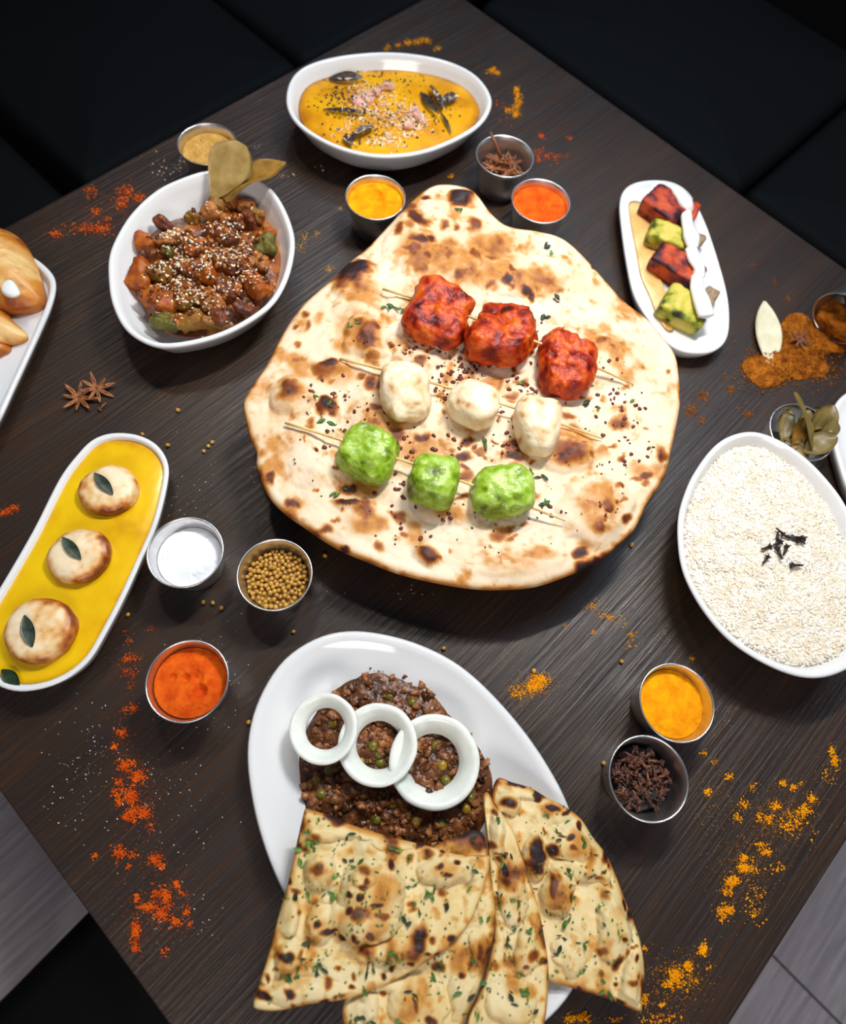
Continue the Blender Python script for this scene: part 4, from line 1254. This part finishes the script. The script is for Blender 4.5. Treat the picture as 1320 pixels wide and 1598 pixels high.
pastry([(-70, 400), (-40, 362), (-10, 352), (20, 362), (42, 384), (58, 420), (66, 460), (52, 474), (25, 479), (-10, 478), (-50, 460)], .028, .020, M['samosa'], 'large golden fried pastry at the far end of the left plate', 81)
pastry([(-60, 490), (-20, 480), (5, 482), (20, 500), (40, 518), (32, 528), (5, 534), (-40, 540), (-70, 520)], .022, .014, M['samosa'], 'pale pointed fried pastry in the middle of the left plate', 82)
pastry([(-50, 548), (-10, 537), (14, 538), (12, 546), (0, 552), (-40, 575)], .0185, .008, M['samosa'], 'small pastry tip nearest on the left plate', 83)
smear('cream_blob', [(3, 440), (14, 434), (24, 442), (30, 456), (20, 462), (8, 460), (0, 452)], .0455, .003, M['cream_sauce'], 'white cream blob on the large golden pastry', 'sauce', seed=6)

# ------------------------------------------------------------------ metal spice cups
CUP = [(.0205, 0.), (.0218, .0006), (.0226, .002), (.0254, .018), (.0283, .0345), (.0285, .0372), (.0296, .0380), (.0303, .0388), (.0305, .0396), (.0301, .0402), (.0294, .0401), (.0288, .0393), (.0278, .034), (.0248, .018), (.0220, .0024), (.0205, .0016)]
cup_me = None


def cup(x, y, label, s=1.0):
    c = T(x, y, .04 * s)
    global cup_me
    if cup_me is None:
        CUPV, CUPF = loft(lathe(CUP, 56))
        cup_me = mesh_data('spice_cup', CUPV, CUPF, M['steel'])
    o = bpy.data.objects.new('spice_cup', cup_me)
    C.objects.link(o)
    o.location = (c[0], c[1], TZ)
    o.scale = (s, s, s)
    setp(o, label, 'cup', 'small steel spice cups')
    return np.array([c[0], c[1]])


def cup_fill(c, z, mat, name, label, s=1., dome=.0025, amp=.0022, seed=0, dents=(), shift=(0, 0)):
    rin = (.0220 + (z / s - .0024) * (.0278 - .0220) / (.034 - .0024)) * s - .0003
    a = np.linspace(0, 2 * np.pi, 100, endpoint=False)
    L = np.column_stack([c[0] + rin * np.cos(a), c[1] + rin * np.sin(a)])
    V, F, n, rad = sheet(L, 0, z, amp, 90, dome, nr=36, seed=seed, nang=120, thick=.004, edge=.0)
    up = np.zeros(len(V))
    for (dx, dy, rr_, dep) in dents:
        d = np.hypot(V[:, 0] - c[0] - dx, V[:, 1] - c[1] - dy) / rr_
        up -= dep * np.clip(1 - d ** 2, 0, 1)
    k = len(V) - 121
    V[:k, 2] += up[:k] + .0006 * fbm(V[:k], 420, 2, seed)
    V[:k, 2] += ((V[:k, 0] - c[0]) * shift[0] + (V[:k, 1] - c[1]) * shift[1]) * 1.
    return mk(name, (V, F), mat, label=label, cat='spice', kind=None)


c = cup(323, 224, 'steel cup of tan powder behind the stew bowl', 1.03)
cup_fill(c, .032, M['tan_powder'], 'tan_powder', 'lumpy tan spice powder in the cup behind the stew bowl', 1.03, .004, .0045, 1)
c = cup(586, 307, 'steel cup of turmeric in front of the far curry bowl', 1.05)
cup_fill(c, .035, M['turmeric'], 'turmeric_powder', 'bright turmeric powder in the cup before the far curry bowl', 1.05, .002, .0016, 2, [(-.002, .006, .011, .004), (.006, .0, .008, .003), (.0, .013, .004, .003)])
c_an = cup(788, 243, 'steel cup of star anise right of the far curry bowl', 1.07)
c = cup(844, 313, 'steel cup of red chili right of the flatbread tip', 1.06)
cup_fill(c, .035, M['chili'], 'chili_powder', 'red chili powder in the cup by the flatbread tip', 1.06, .002, .0018, 3, [(-.006, .006, .006, .003), (-.004, -.004, .007, .003)])
c_bay = cup(1251, 674, 'steel cup of dried bay leaves behind the rice bowl', 1.02)
c = cup(289, 861, 'steel cup of white salt beside the yellow sauce dish')
cup_fill(c, .026, M['salt'], 'salt', 'white salt in the cup beside the yellow sauce dish', 1., .004, .002, 4)
c_cor = cup(428.5, 896, 'steel cup of coriander seeds below the flatbread')
c = cup(292, 1062, 'steel cup of red chili powder left of the near plate', 1.01)
cup_fill(c, .030, M['chili'], 'chili_powder', 'red chili powder with finger dents in the cup left of the near plate', 1., .003, .0026, 6, [(-.004, .002, .004, .004), (.009, -.005, .006, .006), (.004, .004, .006, .003), (-.014, .001, .003, .003)], (-.06, -.05))
c = cup(1056.5, 1096, 'steel cup of turmeric powder below the rice bowl')
cup_fill(c, .030, M['turmeric'], 'turmeric_powder', 'turmeric powder in the cup below the rice bowl', 1., .002, .0014, 7, (), (-.10, -.02))
c_cl = cup(1012.5, 1214.5, 'steel cup of cloves right of the near plate', 1.01)

# coriander seeds
seed_me = [mesh_data('coriander_seed', *blob((0, 0, 0), (.00185 * s, .0018 * s, .0021 * s), n=3, amp=.00012, freq=400, seed=i), M['coriander']) for i, s in enumerate((.9, 1., 1.1))]


def coriander(p, lab, grp):
    o = bpy.data.objects.new('coriander_seed', seed_me[random.randrange(3)])
    C.objects.link(o)
    o.location = p
    o.rotation_euler = (random.uniform(-1.5, 1.5), random.uniform(-1.5, 1.5), random.uniform(0, 6))
    setp(o, lab, 'seed', grp)


# layered packing: the visible upper seeds
a_ = np.linspace(0, 2 * np.pi, 60, endpoint=False)
LL = np.column_stack([c_cor[0] + .0250 * np.cos(a_), c_cor[1] + .0250 * np.sin(a_)])
V, F, n, rad = sheet(LL, 0, .0225, .0008, 90, .002, nr=10, seed=3, nang=60, thick=.004, edge=0)
mk('seed_bed', (V, F), M['coriander'], label='packed lower layer of coriander seeds in the steel cup', cat='seed', kind='stuff')
pts = []
tries = 0
while len(pts) < 285 and tries < 60000:
    tries += 1
    a1, r1 = random.uniform(0, 6.283), .0242 * math.sqrt(random.random())
    lay = 0 if len(pts) < 140 else 1
    z = .0255 + .0018 * (1 - (r1 / .023) ** 2) + lay * .0026 + random.uniform(0, .0008)
    p = np.array([c_cor[0] + r1 * math.cos(a1), c_cor[1] + r1 * math.sin(a1), TZ + z])
    if all(np.sum((p - q) ** 2) > (.00325) ** 2 for q in pts):
        pts.append(p)
for p in pts:
    coriander(p, 'round tan coriander seed in the steel cup below the flatbread', 'coriander seeds in the steel cup')
loose = [((278, 640), 'left of the flatbread'), ((262, 695), 'by the end of the yellow dish'), ((222, 678), 'by the end of the yellow dish'), ((318, 704), 'left of the flatbread'), ((325, 696), 'left of the flatbread'), ((331, 690), 'left of the flatbread'), ((317, 940), 'below the salt cup'), ((332, 941), 'below the salt cup'), ((345, 949), 'below the salt cup'), ((336, 898), 'right of the salt cup'), ((458, 986), 'above the near plate'), ((507, 867), 'right of the coriander cup'), ((388, 1127), 'left of the near plate'), ((200, 959), 'right of the yellow dish'), ((692, 1012), 'above the near plate rim'), ((833, 1047), 'on the turmeric smudge'), ((942, 1191), 'left of the clove cup'), ((970, 1032), 'left of the turmeric cup'), ((985, 850), 'right of the flatbread edge'), ((754, 277), 'below the star anise cup')]
for (x, y), where in loose:
    coriander(T(x, y, .0018), 'single loose coriander seed on the dark table ' + where, 'loose coriander seeds on the table')


# cloves
def clove_shape(L=.013):
    parts = [tube([(0, 0, 0), (L * .35, 0, .0002), (L * .68, 0, 0)], [.0008, .0012, .0016], 7),
             blob((L * .8, 0, 0), (.0018, .0018, .0018), n=2)]
    for k in range(4):
        a = k * math.pi / 2
        parts.append(tube([(L * .66, 0, 0), (L * .76, .0018 * math.cos(a), .0018 * math.sin(a)), (L * .88, .0031 * math.cos(a), .0031 * math.sin(a))], [.0009, .0009, .0003], 5))
    return join(parts)


clv, clf = clove_shape()
clove_me = {k: mesh_data('clove', clv, clf, M[k]) for k in ('clove', 'clove_light', 'clove_dark')}


def clove(p, rz, rx, ry, kind, label, group=None, s=1.):
    o = bpy.data.objects.new('clove', clove_me[kind])
    C.objects.link(o)
    o.location = p
    o.rotation_euler = (rx, ry, rz)
    o.scale = (s, s, s)
    setp(o, label, 'clove', group)


LL = np.column_stack([c_cl[0] + .0236 * np.cos(a_), c_cl[1] + .0236 * np.sin(a_)])
V, F, n, rad = sheet(LL, 0, .018, .001, 90, .002, nr=10, seed=3, nang=60, thick=.004, edge=0)
mk('clove_bed', (V, F), M['clove_dark'], label='packed lower layer of dark cloves in the steel cup', cat='clove', kind='stuff')
for i in range(150):
    r1 = .0205 * math.sqrt(random.random())
    a1 = random.uniform(0, 6.283)
    rz = random.uniform(0, 6.283)
    s = random.uniform(.75, 1.)
    mid = np.array([c_cl[0] + r1 * math.cos(a1) - .002, c_cl[1] + r1 * math.sin(a1) - .001, TZ + .0225 + .006 * random.random()])
    p = mid - np.array([math.cos(rz), math.sin(rz), 0]) * .006 * s
    kd = random.choices(['clove', 'clove_light', 'clove_dark'], [.6, .2, .2])[0]
    clove(p, rz, random.uniform(0, 6), random.uniform(-.35, .35), kd, 'dark dried clove in the steel cup right of the near plate', 'cloves in the steel cup', s)

ri_p = PX(rice_V)


def rice_top(x, y):
    return rice_V[np.argmin((ri_p[:, 0] - x) ** 2 + (ri_p[:, 1] - y) ** 2)]


for (ax, ay, bx, by) in [(1207, 827, 1222, 838), (1222, 838, 1254, 846), (1210, 832, 1212, 852), (1184, 859, 1203, 853), (1186, 881, 1196, 868), (1216, 876, 1208, 854), (1248, 884, 1228, 884), (1218, 868, 1224, 852), (1230, 836, 1244, 850), (1202, 852, 1218, 846)]:
    p, q = rice_top(ax, ay) + np.array([0, 0, .0038]), rice_top(bx, by) + np.array([0, 0, .0034])
    d = q - p
    clove(p, math.atan2(d[1], d[0]), random.uniform(0, 3), 0, 'clove_dark', 'dark clove lying on the white rice', 'cloves on the rice', np.linalg.norm(d) / .0125)


# star anise
def star(c, rz, tilt, rad, label, mat=None, n=8, seed=0):
    rr = random.Random(seed)
    A = rotm(rz, tilt[0], tilt[1])
    t = thing('star_anise', label, 'spice', c)
    for k in range(n):
        a = 2 * math.pi * k / n + rr.uniform(-.12, .12)
        ln = rad * rr.uniform(.8, 1.1)
        D = np.array([math.cos(a), math.sin(a), 0])
        N = np.array([-math.sin(a), math.cos(a), 0])
        parts = []
        # boat-shaped pod: two curved lips
        for s in (-1, 1):
            P = [D * ln * u + N * s * ln * .065 * math.sin(math.pi * min(u * 1.05, 1.)) ** .8 + np.array([0, 0, ln * (.10 + .16 * u * u)]) for u in np.linspace(.06, 1., 7)]
            parts.append(tube(P, [ln * x for x in (.045, .05, .055, .055, .05, .04, .02)], 6))
        P = [D * ln * u + np.array([0, 0, ln * (.04 + .12 * u * u)]) for u in np.linspace(.04, .95, 6)]
        parts.append(tube(P, [ln * x for x in (.06, .07, .08, .07, .05, .02)], 6))
        V, F = join(parts)
        mk('pod', (V @ A.T + np.asarray(c), F), mat or M['anise'], t)
        if k % 2 == 0:
            V, F = blob(D * ln * .5 + np.array([0, 0, ln * .17]), (ln * .14, ln * .07, ln * .06), rotm(a), n=3)
            mk('seed', (V @ A.T + np.asarray(c), F), M['anise_seed'], t)


star(T(124, 622, .001), .2, (0, 0), 28 * mpp(124, 622), 'star anise with eight open arms left of the stew bowl shadow', seed=1)
star(T(151, 607, .004), .5, (.35, .2), 24 * mpp(151, 607), 'smaller tilted star anise touching the open one', seed=2)
p, q = T(153, 641, .0016), T(166, 628, .0016)
clove(q, math.atan2(*(p - q)[[1, 0]]), 0, 0, 'clove_light', 'single brown clove beside the two star anise', None, np.linalg.norm(q - p) / .0125)
wh = ('low on the left', 'low on the far side', 'low on the right', 'low on the near side', 'above the left one', 'above the far one', 'above the right one', 'above the near one', 'topmost in the middle')
LL = np.column_stack([c_an[0] + .0255 * np.cos(a_), c_an[1] + .0255 * np.sin(a_)])
V, F, n, rad = sheet(LL, 0, .021, .003, 160, .002, nr=24, seed=3, nang=100, thick=.004, edge=0)
mk('anise_bed', (V, F), M['clove'], label='broken brown star anise pieces packed low in the steel cup', cat='spice', kind='stuff')
for i in range(9):
    a1 = math.pi - (i % 4) * math.pi / 2 + (.6 if i > 3 else 0)
    r1 = 0 if i == 8 else .0130 if i < 4 else .0115
    star(np.array([c_an[0] + r1 * math.cos(a1), c_an[1] + r1 * math.sin(a1), TZ + (.0245 if i < 4 else .0285 if i < 8 else .0325)]), i * 1.3, (random.uniform(-.5, .5), random.uniform(-.5, .5)), .0135, 'brown star anise in the steel cup near the far bowl, ' + wh[i], M['anise'] if i % 3 else M['clove_light'], seed=10 + i)
p, q = T(782, 247, .036), T(765, 206, .056)
mk('cinnamon_sliver', tube([p, .5 * (p + q) + np.array([0, 0, .001]), q], [.0022, .0019, .0013], 8), M['clove_light'], label='thin brown sliver sticking out of the star anise cup', cat='spice')

# bay leaves in the cup behind the rice
bl = [((1222, 690), (1232, 640), .030, .034, .014, -.3), ((1268, 704), (1240, 612), .034, .062, .016, .5), ((1262, 690), (1300, 632), .033, .05, .026, .2), ((1256, 706), (1306, 680), .032, .046, .022, -.2), ((1236, 700), (1258, 650), .030, .042, .018, .3), ((1290, 690), (1296, 650), .034, .048, .018, .0), ((1218, 672), (1252, 690), .028, .034, .018, .2), ((1240, 660), (1285, 668), .030, .04, .018, -.3), ((1228, 700), (1262, 712), .028, .030, .018, .1), ((1216, 660), (1240, 650), .026, .036, .016, .4), ((1262, 660), (1290, 640), .028, .044, .018, -.4), ((1236, 684), (1282, 700), .027, .030, .020, .2), ((1252, 690), (1262, 640), .030, .044, .016, -.5)]
for i, (a1, b1, z1, z2, wd, rl) in enumerate(bl):
    p, q = T(*a1, z1), T(*b1, z2)
    mk('bay_leaf', orient(leaf_shape(np.linalg.norm(q - p), wd, .12, .25, 14, 6, .0005, blunt=.6, wav=.04, seed=i), p, q, rl), M['bay_olive'] if i != 4 else M['bay_brown'],
       label='dried olive bay leaf standing tallest in the cup behind the rice' if i == 1 else 'dried olive-brown bay leaf in the steel cup behind the rice', cat='leaf', group='bay leaves in the steel cup')

# ------------------------------------------------------------------ tipped cup and spilled brown powder
pc = T(1308, 500, .028)
dirv = T(1350, 466, .028) - pc
dirv[2] = 0
dirv /= np.linalg.norm(dirv)
o = bpy.data.objects.new('spice_cup', cup_me)
C.objects.link(o)
zax = -dirv                                   # cup's opening faces the spill
ang = math.atan2(zax[1], zax[0])
o.rotation_euler = (0, math.radians(90 + 6.5), ang)
tilt_axis = Matrix.Rotation(ang, 3, 'Z') @ Matrix.Rotation(math.radians(96.5), 3, 'Y') @ Vector((0, 0, 1))
mouth = Vector((pc[0], pc[1], TZ + .0304))
o.location = mouth - tilt_axis * .04
setp(o, 'tipped-over steel cup spilling brown-orange powder at the right edge', 'cup', 'small steel spice cups')
spill = thing('spilled_powder', 'brown-orange powder spilled from the tipped steel cup', 'spice', (*T(1235, 555)[:2], TZ))
pxP = [(1218, 508), (1232, 490), (1252, 488), (1268, 500), (1290, 515), (1318, 530), (1320, 548), (1296, 552), (1280, 562), (1294, 572), (1290, 584), (1262, 590), (1232, 592), (1212, 602), (1190, 604), (1170, 592), (1158, 570), (1170, 558), (1188, 562), (1204, 566), (1212, 545), (1214, 525)]
LP = rim_loop(pxP, .001, 160, 1)
LP = LP + .0022 * np.column_stack([fbm(np.column_stack([LP, LP[:, 0]]), 160, 3, 61), fbm(np.column_stack([LP, LP[:, 0]]), 160, 3, 62)])
V, F, n, rad = sheet(LP, 0, .0012, .0034, 130, .0055, nr=60, seed=17, nang=300, thick=.0010, edge=.001, octv=5)
mk('heap', (V, F), M['brown_powder'], spill)
cm = np.array(mouth)
axs = np.array(tilt_axis)
V2, F2 = blob((0, 0, 0), (.017, .0235, .011), rotm(math.atan2(axs[1], axs[0])), 2.6, 20, .004, 110, 19, 4)
mk('heap', (V2 + cm - axs * .014 + np.array([0, 0, -.0155]), F2), M['brown_powder'], spill)
spj = rng.choice(np.where(rad < .97)[0], 3600)
mk('crumbs', scatter(*LUMP, V[spj] + np.column_stack([rng.normal(0, .0010, (3600, 2)), np.full(3600, .0002)]), np.array([rotm(*rng.uniform(0, 6, 3)) for _ in spj]), .0003 + .0013 * rng.uniform(0, 1, 3600) ** 3), M['brown_powder'], spill, kind='stuff')
mk('loose_grains', px_scatter([(1230, 560, 70, 44, 900), (1190, 590, 36, 24, 350), (1270, 575, 40, 24, 350), (1180, 570, 26, 20, 200), (1300, 590, 20, 20, 40)], .0006, .0004, .0014, GRAIN, .0004, True, 18), M['brown_powder'], spill, kind='stuff')
star(T(1247, 530, .0095), .4, (.25, -.1), .013, 'star anise half buried in the spilled brown powder', M['clove_light'], seed=31)
p, q = T(1202, 572, .004), T(1193, 470, .004)
mk('bay_leaf', orient(leaf_shape(np.linalg.norm(q - p), .0290, .05, .12, 18, 8, .0006, blunt=.75), p, q), M['bay_pale'], label='pale cream bay leaf lying against the spilled powder', cat='leaf')

# ------------------------------------------------------------------ powder sprinkled on the table
def sprinkle(name, cl, mat, label, seed, smax=.0016, wide=()):
    core = []
    dust = list(wide)
    for (x, y, rx, ry, n) in cl:
        core.append((x, y, rx, ry, n))
        dust.append((x, y, rx * 2.2, ry * 2.2, max(4, n // 3)))
    core = [(x, y, rx * 1.05, ry * 1.05, int(n * 1.5)) for x, y, rx, ry, n in core]
    dust = [(x, y, rx, ry, 2 * n) for x, y, rx, ry, n in dust]
    a1 = px_scatter(core, .0002, .0003, smax * .66, LUMP, .0004, True, seed)
    a2 = px_scatter(dust, .0002, .00015, .0005, GRAIN, .0002, True, seed + 1)
    mk(name, join([a1, a2]), mat, label=label, cat='spice', kind='stuff')


sprinkle('chili_sprinkle', [(208, 1105, 7, 8, 40), (190, 1142, 9, 9, 50), (178, 1164, 5, 6, 20), (195, 1194, 11, 10, 90), (208, 1190, 5, 5, 20), (216, 1212, 12, 10, 110), (205, 1243, 12, 14, 150), (182, 1237, 9, 8, 40), (185, 1222, 6, 6, 30), (185, 1252, 6, 6, 30), (228, 1268, 8, 9, 70), (210, 1270, 14, 11, 110), (195, 1275, 8, 6, 30), (236, 1290, 8, 10, 20), (186, 1330, 10, 9, 60), (147, 1335, 7, 6, 14), (208, 1332, 8, 8, 20), (243, 1341, 9, 9, 80), (252, 1352, 5, 5, 20), (200, 1352, 6, 6, 12), (276, 1381, 6, 7, 40), (284, 1394, 5, 5, 16), (260, 1400, 8, 16, 90), (252, 1426, 11, 9, 120), (232, 1415, 14, 7, 80), (213, 1400, 5, 8, 20), (245, 1394, 9, 7, 40), (292, 1421, 7, 8, 24), (275, 1438, 10, 8, 50), (296, 1444, 5, 6, 10), (212, 1452, 7, 16, 110), (212, 1478, 7, 8, 40), (258, 1485, 8, 10, 16)], M['chili'], 'orange chili powder trail on the near left of the table', 31, wide=[(215, 1230, 50, 90, 200), (235, 1400, 70, 90, 220), (190, 1150, 30, 60, 60)])
sprinkle('chili_sprinkle', [(203, 1028, 12, 7, 70), (200, 1048, 14, 10, 40), (205, 1068, 8, 12, 14), (236, 982, 8, 5, 8), (200, 1000, 8, 12, 14), (196, 1108, 8, 6, 14)], M['chili'], 'thin chili powder dusting between yellow dish and chili cup', 33, .0012)
sprinkle('chili_sprinkle', [(8, 800, 10, 5, 70), (22, 792, 8, 5, 40)], M['chili'], 'short chili powder streak at the left edge beside the yellow dish', 35, .0012)
sprinkle('chili_sprinkle', [(86, 365, 12, 5, 50), (140, 300, 12, 10, 40), (196, 298, 12, 10, 70), (190, 318, 14, 12, 90), (150, 330, 10, 8, 36), (135, 355, 26, 9, 90), (160, 358, 16, 8, 80), (218, 308, 9, 8, 60), (168, 342, 6, 5, 20)], M['chili'], 'chili powder scattered left of the stew bowl', 37, .002, wide=[(160, 330, 60, 36, 140)])
sprinkle('chili_sprinkle', [(844, 212, 6, 5, 26), (838, 238, 9, 7, 30), (862, 244, 26, 9, 70), (888, 216, 5, 5, 20), (840, 250, 5, 5, 20), (775, 162, 16, 12, 20), (790, 190, 16, 10, 14)], M['chili'], 'reddish powder specks right of the star anise cup', 39, .0018)
sprinkle('turmeric_sprinkle', [(1298, 1172, 5, 7, 30), (1302, 1186, 6, 9, 60), (1295, 1210, 14, 16, 30), (1221, 1222, 6, 5, 34), (1238, 1228, 6, 5, 34), (1250, 1222, 4, 4, 8), (1210, 1258, 8, 6, 60), (1184, 1274, 5, 6, 24), (1198, 1278, 8, 6, 44), (1265, 1248, 8, 8, 40), (1255, 1265, 12, 9, 70), (1238, 1285, 26, 20, 120), (1160, 1256, 8, 8, 40), (1150, 1276, 7, 6, 24), (1137, 1212, 7, 7, 28), (1104, 1236, 6, 6, 30), (1114, 1190, 5, 4, 12), (1098, 1175, 6, 4, 12), (1175, 1228, 5, 7, 14), (1187, 1318, 9, 4, 30), (1194, 1330, 9, 6, 44), (1160, 1340, 7, 7, 50), (1164, 1355, 12, 7, 90), (1140, 1376, 9, 8, 80), (1148, 1374, 5, 5, 30), (1134, 1392, 9, 7, 40), (1138, 1420, 6, 6, 60), (1126, 1424, 10, 12, 60), (1178, 1400, 18, 40, 60), (1178, 1425, 6, 6, 14), (1215, 1355, 14, 9, 20)], M['turmeric'], 'yellow turmeric trail on the near right of the table', 41, wide=[(1220, 1280, 60, 50, 260), (1160, 1350, 60, 60, 200), (1120, 1250, 50, 70, 120)])
sprinkle('turmeric_sprinkle', [(1097, 1482, 7, 9, 80), (1073, 1507, 7, 8, 70), (1053, 1521, 9, 11, 110), (1068, 1530, 20, 16, 60), (1043, 1535, 10, 8, 40), (1032, 1568, 5, 5, 20), (1006, 1560, 6, 12, 30), (1008, 1480, 5, 5, 10), (1106, 1510, 4, 4, 8), (906, 1588, 16, 7, 90), (888, 1590, 8, 6, 30), (960, 1590, 14, 6, 20), (1030, 1590, 30, 10, 60)], M['turmeric'], 'turmeric patches beside the tip of the rightmost bread piece', 43, wide=[(1050, 1530, 60, 50, 300)])
sprinkle('turmeric_sprinkle', [(840, 1062, 14, 10, 240), (832, 1072, 16, 10, 160), (808, 1080, 12, 12, 70)], M['turmeric'], 'turmeric smudge right of the near plate rim', 45, .0013, wide=[(820, 1078, 40, 18, 140)])
sprinkle('turmeric_sprinkle', [(925, 946, 12, 7, 30), (950, 964, 8, 6, 26), (935, 962, 8, 5, 14), (986, 992, 7, 8, 26), (980, 1008, 10, 8, 14), (926, 986, 5, 4, 10), (882, 978, 6, 4, 6), (1080, 1027, 4, 4, 14), (968, 970, 16, 10, 10)], M['turmeric'], 'scattered turmeric flecks between flatbread and turmeric cup', 47, .0013)
sprinkle('turmeric_sprinkle', [(637, 66, 7, 5, 50), (652, 65, 7, 5, 50), (665, 64, 6, 5, 50), (620, 71, 5, 4, 20), (606, 74, 5, 4, 20), (683, 75, 5, 4, 26), (768, 111, 9, 5, 60), (776, 114, 5, 3, 20), (805, 141, 5, 6, 50), (808, 158, 6, 12, 90), (800, 172, 12, 7, 60), (806, 180, 5, 4, 30), (704, 275, 4, 3, 14)], M['turmeric'], 'turmeric spots around the far side of the orange curry bowl', 49, .0022)
sprinkle('turmeric_sprinkle', [(475, 372, 7, 9, 22), (494, 364, 5, 6, 12), (470, 388, 10, 8, 14), (514, 421, 6, 5, 30), (532, 326, 4, 4, 10)], M['tan_powder'], 'faint tan powder flecks between stew bowl and flatbread', 51, .0015)
sprinkle('brown_sprinkle', [(1078, 640, 10, 10, 90), (1096, 618, 9, 7, 50), (1096, 656, 6, 6, 24), (1140, 608, 6, 8, 40), (1168, 648, 6, 6, 30), (1152, 638, 5, 4, 8), (1208, 440, 5, 4, 12), (1172, 414, 5, 4, 12), (1228, 466, 5, 5, 10), (1132, 590, 4, 4, 6)], M['brown_powder'], 'orange-brown powder flecks left of the spilled powder', 53, .0018, wide=[(1110, 630, 60, 40, 90)])
mk('salt_grains', px_scatter([(300, 780, 60, 60, 60), (340, 1030, 60, 60, 60), (140, 1180, 60, 90, 90), (250, 1250, 90, 120, 110), (400, 700, 40, 60, 20), (280, 1420, 70, 60, 50), (330, 1100, 50, 90, 40), (110, 1250, 40, 60, 30), (600, 930, 90, 20, 20)], .0003, .0002, .0007, GRAIN, .0001, True, 55), M['salt'], label='fine white salt grains strewn over the left half of the table', cat='salt', kind='stuff')
mk('pale_crumbs', px_scatter([(265, 265, 30, 16, 40), (405, 228, 22, 6, 10), (450, 275, 14, 6, 8), (300, 250, 30, 10, 14), (500, 262, 14, 10, 4)], .0003, .0004, .0015, GRAIN, .0001, True, 57), M['shred'], label='pale crumbs on the table around the tan powder cup', cat='crumb', kind='stuff')
